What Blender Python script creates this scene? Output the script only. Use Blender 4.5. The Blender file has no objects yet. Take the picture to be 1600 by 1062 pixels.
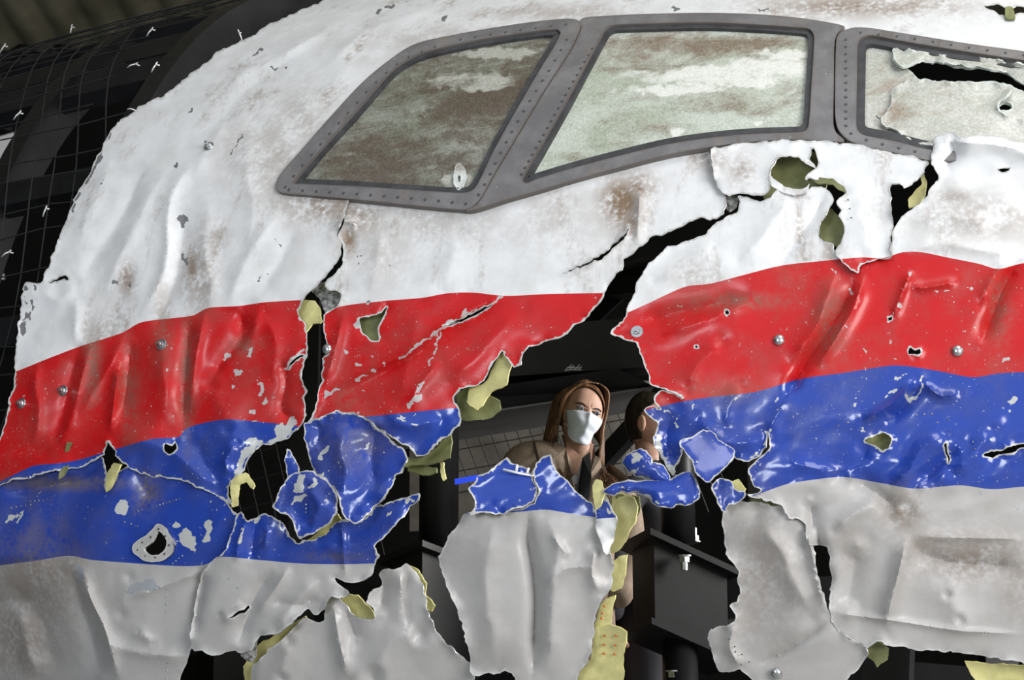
import bpy, bmesh, math, random
import numpy as np
from mathutils import Vector, Matrix
from mathutils.geometry import delaunay_2d_cdt

SC = bpy.context.scene
COL = SC.collection
random.seed(7)

# ------------------------------------------------------------------ camera
W, H, FPX = 1600.0, 1062.0, 3000.0
PITCH = math.radians(12.0)
CAM = np.array((0.0, 0.0, 1.7))
cd = bpy.data.cameras.new('camera')
cam = bpy.data.objects.new('camera', cd); COL.objects.link(cam)
cam.location = CAM; cam.rotation_euler = (math.radians(90) + PITCH, 0, 0)
cd.sensor_fit = 'HORIZONTAL'; cd.sensor_width = 36.0; cd.lens = FPX / W * 36.0
cd.clip_end = 200
cd.dof.use_dof = True; cd.dof.focus_distance = 6.35; cd.dof.aperture_fstop = 6.3
SC.camera = cam

# ------------------------------------------------------------------ world and light
wd = bpy.data.worlds.new('overcast_sky'); SC.world = wd; wd.use_nodes = True
wd.node_tree.nodes['Background'].inputs[0].default_value = (0.80, 0.88, 1.0, 1)
wd.node_tree.nodes['Background'].inputs[1].default_value = 0.55

def area(name, loc, target, sx, sy, power, color=(1, 1, 1)):
    l = bpy.data.lights.new(name, 'AREA'); l.shape = 'RECTANGLE'; l.size = sx; l.size_y = sy
    l.energy = power; l.color = color
    o = bpy.data.objects.new(name, l); COL.objects.link(o); o.location = loc
    d = Vector(target) - Vector(loc); o.rotation_euler = d.to_track_quat('-Z', 'Y').to_euler()
    return o
# daylight entering by the open hangar door on the right and by the roof lights over the forecourt
area('door_daylight', (6.8, -5.0, 3.9), (0.4, 6, 2.8), 6.0, 5.0, 1300, (1.0, 0.985, 0.96))
area('roof_daylight', (3.0, 1.5, 10.2), (0.8, 5.5, 3.0), 5.0, 4.0, 300, (1.0, 0.99, 0.97))
area('inner_fill_light', (6.5, 6.0, 4.2), (0.3, 6.95, 2.95), 2.5, 3.0, 800, (1.0, 0.98, 0.95))  # added fill light for the woman inside; no door stands there
area('door_daylight_far', (-7.5, -9.0, 4.5), (-1, 6, 2.8), 3.0, 4.0, 640, (0.86, 0.93, 1.0))

vs = SC.view_settings
vs.view_transform = 'Standard'; vs.look = 'None'; vs.gamma = 1.0; vs.use_curve_mapping = False
vs.exposure = 0.0

# ------------------------------------------------------------------ geometry of the fuselage
R_F, Z_C = 2.3, 2.75
cp, sp = math.cos(PITCH), math.sin(PITCH)
FWD = np.array((0, cp, sp)); UP = np.array((0, -sp, cp)); RIGHT = np.array((1.0, 0, 0))

def rays(px, py):
    px = np.asarray(px, float); py = np.asarray(py, float)
    return FWD + RIGHT * ((px - W / 2) / FPX)[..., None] - UP * ((py - H / 2) / FPX)[..., None]

def P(px, py, d):
    """the point seen at a pixel, d metres in front of the camera"""
    return Vector(CAM + rays(px, py) * d)

def y_near(x):
    return 6.0 - 0.35 * x + 0.06 * x * x

def y_surf(x, z, inset=0.0):
    R = R_F - inset
    dz = np.clip(np.abs(z - Z_C), 0, R * 0.985)
    return y_near(x) + R_F - np.sqrt(R * R - dz * dz)

def depth(px, py):
    """distance in front of the camera at which the sight line meets the fuselage"""
    d = rays(px, py)
    lo = np.full(d.shape[:-1], 3.0); hi = np.full(d.shape[:-1], 12.0)
    for _ in range(40):
        m = (lo + hi) / 2
        p = CAM + d * m[..., None]
        inside = p[..., 1] > y_surf(p[..., 0], p[..., 2])
        hi = np.where(inside, m, hi); lo = np.where(inside, lo, m)
    return (lo + hi) / 2

def normal_at(px, py):
    q = [CAM + rays(a, b) * depth(np.array(a), np.array(b)) for a, b in ((px, py), (px + 4, py), (px, py + 4))]
    n = np.cross(q[1] - q[0], q[2] - q[0]); n /= np.linalg.norm(n)
    if np.dot(n, FWD) > 0: n = -n
    return Vector(n)

# ------------------------------------------------------------------ noise
_tab = np.random.RandomState(3).rand(256, 256)
def vn(x, y, s, seed=0):
    x = np.asarray(x) / s + seed * 17.31 + 500; y = np.asarray(y) / s + seed * 9.77 + 500
    xi = np.floor(x).astype(int); yi = np.floor(y).astype(int)
    fx = x - xi; fy = y - yi
    fx = fx * fx * fx * (fx * (fx * 6 - 15) + 10); fy = fy * fy * fy * (fy * (fy * 6 - 15) + 10)
    g = lambda a, b: _tab[a % 256, b % 256]
    return (g(xi, yi) * (1 - fx) + g(xi + 1, yi) * fx) * (1 - fy) + (g(xi, yi + 1) * (1 - fx) + g(xi + 1, yi + 1) * fx) * fy
def ridged(x, y, s, seed=0):
    return 1 - np.abs(2 * vn(x, y, s, seed) - 1)

# ------------------------------------------------------------------ polygons
def catmull(pts, closed=True, step=6.0, jag=0.0, rnd=None, tens=1.0):
    pts = np.array(pts, float); n = len(pts); out = []
    for i in range(n if closed else n - 1):
        p0, p1, p2, p3 = (pts[(i + k) % n] if closed else pts[min(max(i + k, 0), n - 1)] for k in (-1, 0, 1, 2))
        L = np.linalg.norm(p2 - p1)
        k = max(1, int(round(L / step)))
        m1 = (p2 - p0) / 2 * tens + (p2 - p1) * (1 - tens); m2 = (p3 - p1) / 2 * tens + (p2 - p1) * (1 - tens)
        for m in (m1, m2):                    # keep tangents short at sharp corners
            ln = np.linalg.norm(m)
            if ln > L: m *= L / ln
        for j in range(k):
            t = j / k
            q = (2*t**3-3*t**2+1)*p1 + (t**3-2*t**2+t)*m1 + (-2*t**3+3*t**2)*p2 + (t**3-t**2)*m2
            out.append(q)
    if not closed: out.append(pts[-1])
    out = np.array(out)
    if jag and rnd is not None:
        out = out + (rnd.rand(*out.shape) - 0.5) * 2 * jag
    return out

def inset(poly, d):
    p = np.array(poly, float); a = np.roll(p, 1, 0); b = np.roll(p, -1, 0)
    area2 = np.sum(p[:, 0] * b[:, 1] - b[:, 0] * p[:, 1])
    s = 1 if area2 > 0 else -1
    e1 = p - a; e2 = b - p
    e1 /= np.linalg.norm(e1, axis=1)[:, None] + 1e-9; e2 /= np.linalg.norm(e2, axis=1)[:, None] + 1e-9
    n = np.stack([-(e1[:, 1] + e2[:, 1]), e1[:, 0] + e2[:, 0]], 1) * s
    ln = np.linalg.norm(n, axis=1)[:, None]
    n = n / np.maximum(ln, 1e-6)
    k = 1 / np.maximum(ln / 2, 0.55)
    return p + n * d * k

def inside(x, y, poly):
    r = np.zeros(x.shape, bool); n = len(poly); j = n - 1
    for i in range(n):
        xi, yi = poly[i]; xj, yj = poly[j]
        c = ((yi > y) != (yj > y))
        if c.any():
            t = (xj - xi) * (y - yi) / ((yj - yi) if yj != yi else 1e-12) + xi
            r ^= c & (x < t)
        j = i
    return r

def dist_lines(x, y, lines, closed=False):
    best = np.full(x.shape, 1e9)
    for L in lines:
        L = np.asarray(L, float)
        A = L if closed else L[:-1]; B = np.roll(L, -1, 0) if closed else L[1:]
        for a, b in zip(A, B):
            ab = b - a; l2 = max(ab @ ab, 1e-9)
            t = np.clip(((x - a[0]) * ab[0] + (y - a[1]) * ab[1]) / l2, 0, 1)
            d = np.hypot(x - a[0] - t * ab[0], y - a[1] - t * ab[1])
            best = np.minimum(best, d)
    return best

# ------------------------------------------------------------------ materials
class NT:
    def __init__(s, name):
        s.m = bpy.data.materials.new(name); s.m.use_nodes = True
        s.t = s.m.node_tree; s.t.nodes.clear()
        s.out = s.t.nodes.new('ShaderNodeOutputMaterial')
        s.b = s.t.nodes.new('ShaderNodeBsdfPrincipled')
        s.t.links.new(s.b.outputs[0], s.out.inputs[0])
        s.co = s.t.nodes.new('ShaderNodeTexCoord').outputs['Object']
    def inp(s, sock, v):
        if hasattr(v, 'is_linked') or isinstance(v, bpy.types.NodeSocket): s.t.links.new(v, sock)
        elif isinstance(v, (tuple, list)) and sock.type == 'RGBA': sock.default_value = (*v[:3], 1)
        else: sock.default_value = v
    def set(s, key, v): s.inp(s.b.inputs[key], v)
    def noise(s, scale, detail=4.0, rough=0.55, dist=0.0, vec=None):
        n = s.t.nodes.new('ShaderNodeTexNoise'); s.inp(n.inputs['Vector'], vec or s.co)
        n.inputs['Scale'].default_value = scale; n.inputs['Detail'].default_value = detail
        n.inputs['Roughness'].default_value = rough; n.inputs['Distortion'].default_value = dist
        return n.outputs[0]
    def voro(s, scale, feature='F1', out=0):
        n = s.t.nodes.new('ShaderNodeTexVoronoi'); n.feature = feature
        s.inp(n.inputs['Vector'], s.co); n.inputs['Scale'].default_value = scale
        return n.outputs[out]
    def stretch(s, sx, sy, sz, ry=0.0):
        n = s.t.nodes.new('ShaderNodeMapping'); s.inp(n.inputs[0], s.co)
        n.inputs['Scale'].default_value = (sx, sy, sz); n.inputs['Rotation'].default_value = (0, ry, 0)
        return n.outputs[0]
    def ramp(s, v, a, b):
        n = s.t.nodes.new('ShaderNodeMapRange'); s.inp(n.inputs[0], v)
        n.inputs[1].default_value = a; n.inputs[2].default_value = b
        n.interpolation_type = 'SMOOTHSTEP'
        return n.outputs[0]
    def math(s, op, a, b=0.0, clamp=False):
        n = s.t.nodes.new('ShaderNodeMath'); n.operation = op; n.use_clamp = clamp
        s.inp(n.inputs[0], a); s.inp(n.inputs[1], b)
        return n.outputs[0]
    def mix(s, f, a, b, mode='MIX'):
        n = s.t.nodes.new('ShaderNodeMix'); n.data_type = 'RGBA'; n.blend_type = mode
        s.inp(n.inputs[0], f); s.inp(n.inputs[6], a); s.inp(n.inputs[7], b)
        return n.outputs[2]
    def attr(s, name):
        n = s.t.nodes.new('ShaderNodeAttribute'); n.attribute_name = name
        return n.outputs['Fac']
    def bump(s, h, strength, dist):
        n = s.t.nodes.new('ShaderNodeBump'); s.inp(n.inputs['Height'], h)
        n.inputs['Strength'].default_value = strength; n.inputs['Distance'].default_value = dist
        s.t.links.new(n.outputs[0], s.b.inputs['Normal'])

def plain(name, col, rough=0.5, metal=0.0, var=0.12, scale=8.0, bump=0.0, spec=0.5):
    n = NT(name)
    c = n.mix(n.ramp(n.noise(scale), 0.3, 0.7), tuple(k * (1 - var) for k in col), tuple(min(1, k * (1 + var)) for k in col))
    n.set('Base Color', c); n.set('Roughness', rough); n.set('Metallic', metal); n.set('Specular IOR Level', spec)
    if bump: n.bump(n.noise(scale * 12, 3), bump, 0.002)
    return n.m

def paint(name, base, wear, edge=(0.50, 0.50, 0.49), rough=0.3, dirt=(0.16, 0.115, 0.075), chips=0.72, haze=0.25,
          hazecol=(0.3, 0.25, 0.22), coat=0.0, streak=0.0, spec=0.5):
    n = NT(name)
    big = n.noise(2.3, 5, 0.6); mid = n.noise(9, 6, 0.65); fine = n.noise(55, 4, 0.6); fine2 = n.noise(140, 3, 0.6)
    col = n.mix(n.ramp(mid, 0.3, 0.75), base, tuple(k * 0.88 for k in base))
    # dry dust, thin and patchy
    hz = n.math('MULTIPLY', n.ramp(n.math('ADD', n.math('MULTIPLY', mid, 0.6), n.math('MULTIPLY', big, 0.5)), 0.5, 0.75), haze)
    col = n.mix(hz, col, hazecol)
    if streak:
        st = n.noise(7, 5, 0.7, vec=n.stretch(1.0, 1.0, 0.16, 0.3))
        sm = n.math('MULTIPLY', n.ramp(st, 0.52, 0.72), n.math('MULTIPLY', n.ramp(fine, 0.3, 0.6), streak))
        col = n.mix(sm, col, dirt)
    # mud that has its own place on the skin
    dm = n.math('MULTIPLY', n.attr('dirt'), n.ramp(n.math('ADD', n.math('MULTIPLY', mid, 0.6), n.math('MULTIPLY', fine, 0.6)), 0.38, 0.68), True)
    col = n.mix(dm, col, dirt)
    # small chips
    ch = n.math('MULTIPLY', n.ramp(fine, chips, chips + 0.03), n.ramp(mid, 0.45, 0.6))
    ch2 = n.math('MULTIPLY', n.ramp(fine2, chips + 0.02, chips + 0.05), n.ramp(big, 0.45, 0.6))
    we = n.ramp(n.math('ADD', n.attr('wear'), n.math('MULTIPLY', n.math('SUBTRACT', fine, 0.5), 1.1)), 0.42, 0.52)
    wf = n.math('MAXIMUM', n.math('MAXIMUM', ch, ch2), we)
    col = n.mix(wf, col, wear)
    ef = n.ramp(n.math('ADD', n.attr('edge'), n.math('MULTIPLY', n.math('SUBTRACT', fine, 0.5), 0.8)), 0.45, 0.65)
    col = n.mix(ef, col, edge)
    n.set('Base Color', col)
    r = n.math('ADD', rough, n.math('MULTIPLY', n.math('ADD', hz, dm), 0.45), True)
    r = n.math('ADD', r, n.math('MULTIPLY', ef, 0.1), True)
    n.set('Roughness', r)
    n.set('Specular IOR Level', spec); n.set('Coat Weight', coat); n.set('Coat Roughness', 0.08)
    n.bump(n.math('SUBTRACT', n.math('ADD', n.math('MULTIPLY', mid, 0.12), n.math('MULTIPLY', fine, 0.06)), n.math('MULTIPLY', wf, 0.05)), 0.35, 0.012)
    return n.m

M = {}
M['white'] = paint('white_paint', (0.73, 0.735, 0.74), (0.16, 0.16, 0.165), rough=0.42, chips=0.735, haze=0.22, hazecol=(0.50, 0.46, 0.42), dirt=(0.20, 0.135, 0.085), streak=0.6)
M['red'] = paint('red_paint', (0.52, 0.010, 0.012), (0.46, 0.42, 0.42), rough=0.30, chips=0.665, haze=0.36, hazecol=(0.28, 0.075, 0.06), dirt=(0.20, 0.11, 0.08), coat=0.05, spec=0.38)
M['blue'] = paint('blue_paint', (0.022, 0.060, 0.36), (0.50, 0.51, 0.50), rough=0.18, chips=0.668, haze=0.28, hazecol=(0.09, 0.09, 0.17), dirt=(0.16, 0.13, 0.12), coat=0.3)
M['grey'] = paint('grey_belly_paint', (0.46, 0.446, 0.436), (0.33, 0.35, 0.37), rough=0.38, chips=0.74, haze=0.35, hazecol=(0.37, 0.34, 0.31), dirt=(0.19, 0.14, 0.10))
M['primer'] = plain('green_primer', (0.165, 0.175, 0.07), 0.55, 0, 0.25, 14, 0.2)  # green darkened: the shade behind the skin is put into the colour
M['yellow'] = plain('yellow_primer', (0.55, 0.51, 0.22), 0.5, 0, 0.2, 14, 0.2)
M['metal'] = plain('torn_aluminium', (0.30, 0.30, 0.29), 0.45, 0.3, 0.7, 60)
M['zinc'] = plain('zinc_plated_steel', (0.55, 0.57, 0.58), 0.25, 0.9, 0.15, 30)
M['steel'] = plain('black_painted_steel', (0.009, 0.009, 0.010), 0.42, 0, 0.2, 6, 0.1, 0.2)
M['steel_matt'] = plain('matt_black_steel', (0.010, 0.010, 0.011), 0.6, 0, 0.2, 6, 0.1, 0.12)
M['wire'] = plain('black_wire', (0.01, 0.01, 0.011), 0.65)
M['gasket'] = plain('black_rubber_seal', (0.045, 0.045, 0.048), 0.6, 0, 0.3, 20, 0.3)
M['screw'] = plain('dull_screw_head', (0.12, 0.115, 0.115), 0.5, 0.5, 0.2)
M['chalk'] = plain('white_chalk', (0.5, 0.5, 0.5), 0.9)
M['rust'] = plain('orange_rivet', (0.5, 0.16, 0.04), 0.5, 0.1, 0.2)

def frame_mat():
    n = NT('grey_window_frame_paint')
    mid = n.noise(8, 6, 0.65); fine = n.noise(50, 4)
    c = n.mix(n.ramp(mid, 0.35, 0.7), (0.13, 0.126, 0.13), (0.19, 0.186, 0.19))
    c = n.mix(n.math('MULTIPLY', n.ramp(n.noise(5, 6, 0.7, vec=n.stretch(1, 1, 0.4)), 0.5, 0.7), 0.5), c, (0.22, 0.175, 0.14))
    c = n.mix(n.ramp(fine, 0.70, 0.76), c, (0.36, 0.36, 0.36))
    ef = n.ramp(n.attr('edge'), 0.5, 1.0)
    c = n.mix(n.math('MULTIPLY', ef, 0.6), c, (0.12, 0.1, 0.085))
    n.set('Base Color', c); n.set('Roughness', 0.48); n.bump(n.math('ADD', mid, n.math('MULTIPLY', fine, 0.2)), 0.2, 0.006)
    return n.m
M['frame'] = frame_mat()

def glass_mat(name, pale, green, brown, white, bias):
    n = NT(name)
    v = n.stretch(1.0, 1.0, 2.2, 0.25)
    a = n.noise(2.6, 7, 0.62, 0.6, v); b = n.noise(6, 7, 0.68, 0.8, v); g = n.noise(90, 4, 0.7); s = n.noise(22, 5, 0.7)
    c = n.mix(n.ramp(a, 0.35, 0.65), green, pale)
    d = n.math('ADD', n.math('MULTIPLY', b, 0.75), n.math('MULTIPLY', s, 0.25))
    bm = n.ramp(n.math('ADD', d, n.math('MULTIPLY', n.attr('dirt'), 0.24)), bias - 0.04, bias + 0.26)
    c = n.mix(n.math('MULTIPLY', bm, 0.9), c, brown)
    wm = n.ramp(n.math('ADD', n.noise(4.5, 7, 0.7, 0.5, v), n.math('MULTIPLY', n.attr('wear'), 0.3)), 0.58, 0.78)
    c = n.mix(n.math('MULTIPLY', wm, 0.85), c, white)
    cell = n.voro(170.0, 'F1', 1)                 # crushed tempered glass, a few millimetres a crumb
    bw = n.t.nodes.new('ShaderNodeRGBToBW'); n.inp(bw.inputs[0], cell)
    c = n.mix(0.45, c, n.mix(bw.outputs[0], (0.16, 0.16, 0.15), (0.95, 0.95, 0.95)), 'SOFT_LIGHT')
    ef = n.ramp(n.attr('edge'), 0.3, 1.0)
    c = n.mix(n.math('MULTIPLY', ef, 0.5), c, (0.6, 0.68, 0.66))
    n.set('Base Color', c); n.set('Roughness', n.ramp(g, 0.1, 1.1)); n.set('Specular IOR Level', 0.6)
    n.bump(n.math('ADD', n.math('MULTIPLY', bw.outputs[0], 0.25), n.math('MULTIPLY', b, 0.8)), 0.6, 0.006)
    return n.m
M['glass_dark'] = glass_mat('crazed_muddy_glass', (0.27, 0.28, 0.24), (0.16, 0.18, 0.13), (0.09, 0.066, 0.048), (0.42, 0.42, 0.37), 0.42)
M['glass_pale'] = glass_mat('crazed_pale_glass', (0.50, 0.535, 0.47), (0.35, 0.385, 0.30), (0.18, 0.13, 0.09), (0.74, 0.74, 0.69), 0.53)
M['glass_white'] = glass_mat('crushed_white_glass', (0.50, 0.495, 0.455), (0.41, 0.42, 0.37), (0.27, 0.20, 0.14), (0.66, 0.68, 0.65), 0.52)

# ------------------------------------------------------------------ objects
def mesh_obj(name, verts, faces, mats, parent=None, smooth=False, mat_idx=None):
    me = bpy.data.meshes.new(name); me.from_pydata([tuple(v) for v in verts], [], faces)
    for m in (mats if isinstance(mats, (list, tuple)) else [mats]): me.materials.append(m)
    if mat_idx is not None: me.polygons.foreach_set('material_index', mat_idx)
    if smooth: me.polygons.foreach_set('use_smooth', [True] * len(me.polygons))
    me.update()
    o = bpy.data.objects.new(name, me); COL.objects.link(o)
    if parent: o.parent = parent
    return o

def bm_obj(name, bm, mat, parent=None, smooth=False):
    bmesh.ops.recalc_face_normals(bm, faces=bm.faces[:])
    me = bpy.data.meshes.new(name); bm.to_mesh(me); bm.free()
    me.materials.append(mat)
    if smooth: me.polygons.foreach_set('use_smooth', [True] * len(me.polygons))
    o = bpy.data.objects.new(name, me); COL.objects.link(o)
    if parent: o.parent = parent
    return o

def empty(name, loc):
    o = bpy.data.objects.new(name, None); COL.objects.link(o); o.location = loc; o.empty_display_size = 0.1
    return o

def tag(o, label=None, cat=None, group=None, kind=None):
    if label: o['label'] = label
    if cat: o['category'] = cat
    if group: o['group'] = group
    if kind: o['kind'] = kind
    return o

def under(o, parent):
    """parent without moving"""
    o.parent = parent
    o.matrix_parent_inverse = Matrix.Translation(parent.location).inverted() if parent.type == 'EMPTY' else Matrix.Identity(4)
    return o

def tube(bm, pts, r, seg=8, cap=True):
    pts = [Vector(p) for p in pts]; rr = r if isinstance(r, (list, tuple)) else [r] * len(pts)
    prev = None; u = None
    for i, p in enumerate(pts):
        t = (pts[min(i + 1, len(pts) - 1)] - pts[max(i - 1, 0)]).normalized()
        if u is None:
            a = Vector((0, 0, 1)) if abs(t.z) < 0.9 else Vector((1, 0, 0)); u = t.cross(a).normalized()
        else:
            u = (u - t * u.dot(t)).normalized()
        w = t.cross(u)
        ring = [bm.verts.new(p + (u * math.cos(2 * math.pi * k / seg) + w * math.sin(2 * math.pi * k / seg)) * rr[i]) for k in range(seg)]
        if prev:
            for k in range(seg): bm.faces.new((prev[k], prev[(k + 1) % seg], ring[(k + 1) % seg], ring[k]))
        elif cap: bm.faces.new(ring[::-1])
        prev = ring
    if cap: bm.faces.new(prev)

def hexa(bm, c):
    """box from eight corners: front 0-3 anticlockwise, back 4-7"""
    v = [bm.verts.new(p) for p in c]
    for f in ((0, 1, 2, 3), (7, 6, 5, 4), (0, 4, 5, 1), (1, 5, 6, 2), (2, 6, 7, 3), (3, 7, 4, 0)): bm.faces.new([v[i] for i in f])

def beam(bm, a, b, w, h, up=(0, 0, 1)):
    """rectangular bar between two points, w across and h along up"""
    a = Vector(a); b = Vector(b); t = (b - a).normalized()
    s = t.cross(Vector(up)).normalized(); u = s.cross(t)
    hexa(bm, [q + s * (i * w / 2) + u * (j * h / 2) for q in (a, b) for i, j in ((-1, -1), (1, -1), (1, 1), (-1, 1))])

# ------------------------------------------------------------------ how the skin is bent: creases traced where the metal shows them
# (points in the photograph, half width in pixels, height in metres; positive stands out of the skin)
CREASES = [
 # ripples of the white side
 ([(305,250),(270,300),(262,350),(258,420),(215,500)], 11, .020), ([(290,320),(282,400),(262,470),(240,510)], 13, -.016),
 ([(232,250),(205,310),(170,370),(125,440)], 20, -.022), ([(180,235),(150,310),(112,400)], 16, .012),
 ([(262,250),(228,320),(195,385),(160,470)], 16, .018), ([(330,300),(318,380),(330,450),(320,500)], 16, .014),
 ([(360,180),(320,240),(300,285)], 16, .014), ([(500,50),(440,85),(390,110),(345,160)], 18, .018), ([(470,85),(400,130),(340,190),(300,215)], 14, -.014),
 ([(400,190),(385,260),(395,330),(380,400)], 22, .012), ([(440,330),(400,380),(370,440),(355,490)], 14, .014), ([(470,350),(430,420),(405,470)], 16, -.012),
 ([(520,40),(470,70),(420,95)], 8, .012), ([(700,5),(620,30),(560,60),(500,110)], 12, .016), ([(560,90),(500,150),(450,190)], 20, .012),
 ([(60,450),(90,470),(120,440)], 14, .012), ([(120,460),(118,520),(122,545)], 12, .014),
 # flutes of the red side
 ([(62,560),(56,600),(62,640),(52,700)], 10, .016), ([(128,535),(110,590),(98,650),(80,700)], 12, -.020), ([(145,530),(128,590),(112,650),(92,700)], 8, .018),
 ([(200,515),(172,570),(155,600),(120,650)], 9, .014), ([(188,560),(180,610),(172,680)], 8, .026), ([(205,530),(198,600),(188,660)], 10, -.022),
 ([(248,500),(255,580),(262,670)], 24, .018), ([(297,495),(290,580),(285,680)], 11, -.030), ([(322,480),(306,560),(296,650)], 9, .020),
 ([(372,480),(378,530),(340,575),(330,600)], 12, -.024), ([(410,475),(390,530),(352,570),(330,598)], 10, .014), ([(330,600),(350,640),(352,668)], 26, .014),
 ([(442,560),(446,600),(440,640),(470,660)], 8, -.018), ([(470,545),(440,575)], 5, .012), ([(415,490),(430,540),(425,600)], 14, .012),
 # blue left
 ([(0,772),(60,762),(120,748),(170,722)], 11, -.026), ([(0,755),(60,742),(120,735)], 8, .014), ([(205,720),(225,760),(235,790)], 14, -.012),
 ([(180,690),(260,700),(300,730),(350,770)], 22, .024), ([(370,690),(352,720),(362,745)], 10, .022), ([(310,680),(318,720),(350,760)], 16, -.014),
 ([(385,810),(372,850),(368,880)], 6, .014), ([(402,800),(395,850),(392,880)], 7, -.014), ([(420,820),(412,860)], 6, .016),
 # centre, white and red
 ([(785,462),(735,485),(690,512),(640,548),(560,590),(500,628)], 6, .016), ([(790,470),(735,495),(690,525),(640,560),(560,602)], 9, -.014),
 ([(575,460),(590,400),(600,350)], 16, .010), ([(720,360),(705,410),(690,455)], 24, .010), ([(660,470),(640,560),(620,640)], 20, .008),
 ([(540,480),(520,560),(505,610)], 8, .012), ([(690,560),(650,610),(640,640)], 10, .010), ([(820,480),(760,540),(700,600)], 24, .012),
 ([(525,365),(535,345),(560,355)], 8, .02), ([(990,345),(960,385),(920,412),(880,432)], 6, .014), ([(1000,290),(998,330),(995,385)], 8, .02),
 # tangle of blue in the middle
 ([(545,660),(530,700),(540,740),(525,790)], 16, .022), ([(590,660),(580,720),(590,770)], 12, -.018), ([(600,650),(640,665),(690,655)], 12, .016), ([(500,660),(495,700)], 8, -.016),
 ([(500,850),(540,865),(580,850),(640,790)], 10, .02), ([(532,800),(536,850),(540,905)], 4, .012), ([(480,760),(500,790),(480,820)], 14, .02),
 # right, white
 ([(1290,300),(1270,340),(1240,380),(1210,420)], 9, -.02), ([(1240,300),(1200,360),(1150,410)], 20, .016), ([(1120,380),(1080,410),(1020,440)], 16, .012), ([(1330,320),(1350,360),(1345,400)], 26, .01),
 ([(1465,280),(1500,300),(1600,300)], 22, .016), ([(1480,215),(1490,240),(1470,270)], 9, -.02), ([(1405,395),(1470,380),(1560,395),(1600,385)], 12, .014), ([(1420,350),(1480,340),(1560,350)], 20, .014),
 # right, red
 ([(1335,430),(1318,480),(1290,525),(1255,575),(1215,640)], 9, -.030), ([(1352,425),(1335,475),(1308,525),(1275,575)], 10, .022), ([(1312,420),(1290,470),(1275,510),(1230,570)], 14, .020),
 ([(1600,400),(1568,450),(1548,500),(1530,540)], 10, -.026), ([(1580,400),(1548,440),(1530,480)], 10, .016), ([(1180,455),(1100,480),(1020,498),(985,515)], 13, -.022), ([(1180,470),(1100,500),(1030,525)], 12, .016),
 ([(1425,420),(1408,460),(1395,500)], 7, .014), ([(1130,530),(1090,570),(1070,610)], 22, .014), ([(1160,600),(1140,640),(1130,670)], 16, .012), ([(1500,440),(1440,450),(1420,440)], 6, .012),
 # right, blue
 ([(1430,590),(1400,625),(1370,645),(1345,660)], 8, .026), ([(1440,600),(1410,640),(1380,660)], 8, -.02), ([(1440,595),(1470,618),(1500,612)], 6, .016), ([(1240,600),(1220,640),(1195,680)], 14, .016),
 ([(1480,680),(1440,700),(1420,735),(1390,760)], 12, .026), ([(1500,700),(1460,730),(1440,760)], 12, -.022), ([(1550,670),(1530,700),(1490,740)], 16, .018), ([(1360,690),(1340,725),(1290,745)], 14, -.016), ([(1230,720),(1300,735),(1370,725)], 10, .014),
 ([(1090,650),(1130,690),(1190,690)], 14, .016), ([(1050,640),(1040,690),(1050,730)], 10, -.014),
 # right, grey
 ([(1265,780),(1270,820),(1258,850)], 10, -.022), ([(1330,745),(1390,785),(1405,800)], 16, -.03), ([(1300,830),(1345,795),(1385,778)], 14, .02), ([(1418,830),(1405,890),(1390,950),(1385,990)], 13, .03), ([(1340,850),(1330,910),(1325,960)], 26, -.022),
 ([(1420,835),(1440,865),(1500,880),(1600,885)], 12, -.02), ([(1430,838),(1500,840),(1600,842)], 6, .012), ([(1300,957),(1400,970),(1500,985),(1600,990)], 4, .010), ([(1480,930),(1500,970)], 30, .016),
 ([(1255,810),(1270,870),(1290,960)], 9, .03), ([(1275,815),(1285,880),(1298,955)], 8, -.034), ([(1180,800),(1230,880),(1270,970)], 30, .03), ([(1297,968),(1240,1010),(1180,1040)], 6, -.014), ([(1150,970),(1140,1010),(1160,1045)], 10, .018),
 # left, grey
 ([(128,880),(140,930),(165,985),(185,1060)], 9, .030), ([(112,880),(122,930),(140,985),(160,1060)], 16, -.034), ([(30,940),(40,1000),(60,1062)], 16, .024), ([(0,900),(60,960),(90,1062)], 22, -.016),
 ([(320,890),(270,910),(200,935)], 6, .012), ([(322,880),(312,930),(300,1000)], 8, -.022), ([(150,1000),(220,1020),(300,1025)], 10, .016), ([(215,985),(240,1005)], 8, .012), ([(200,900),(190,960)], 30, .012),
 ([(430,890),(400,930),(370,1010)], 12, -.020), ([(455,880),(430,920),(400,960)], 8, .016), ([(500,905),(460,940),(430,990)], 14, .016), ([(340,960),(380,940)], 6, .010), ([(420,940),(470,945),(500,930)], 8, -.012),
 # middle, grey
 ([(826,795),(824,840),(832,890),(836,940),(832,1060)], 8, -.040), ([(850,800),(870,850),(862,950),(858,1060)], 26, .026), ([(770,800),(760,900),(775,1050)], 36, .026), ([(930,850),(925,900),(940,930)], 12, .024), ([(850,920),(880,890),(930,885)], 8, .012), ([(860,830),(880,860),(895,870)], 5, .008),
 ([(520,935),(530,1000),(545,1062)], 10, .026), ([(540,950),(552,985),(560,1000)], 7, -.024), ([(640,890),(632,940),(640,985)], 8, -.024), ([(625,885),(628,950),(635,985)], 8, .020), ([(600,890),(595,960)], 12, -.022), ([(660,990),(620,1000),(580,1062)], 40, .03), ([(450,1000),(440,1062)], 20, .018),
 ([(1440,228),(1475,222),(1540,225),(1620,238),(1760,256)], 26, .055),
]
_CR = [(np.array(p, float), w, a) for p, w, a in CREASES]

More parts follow.
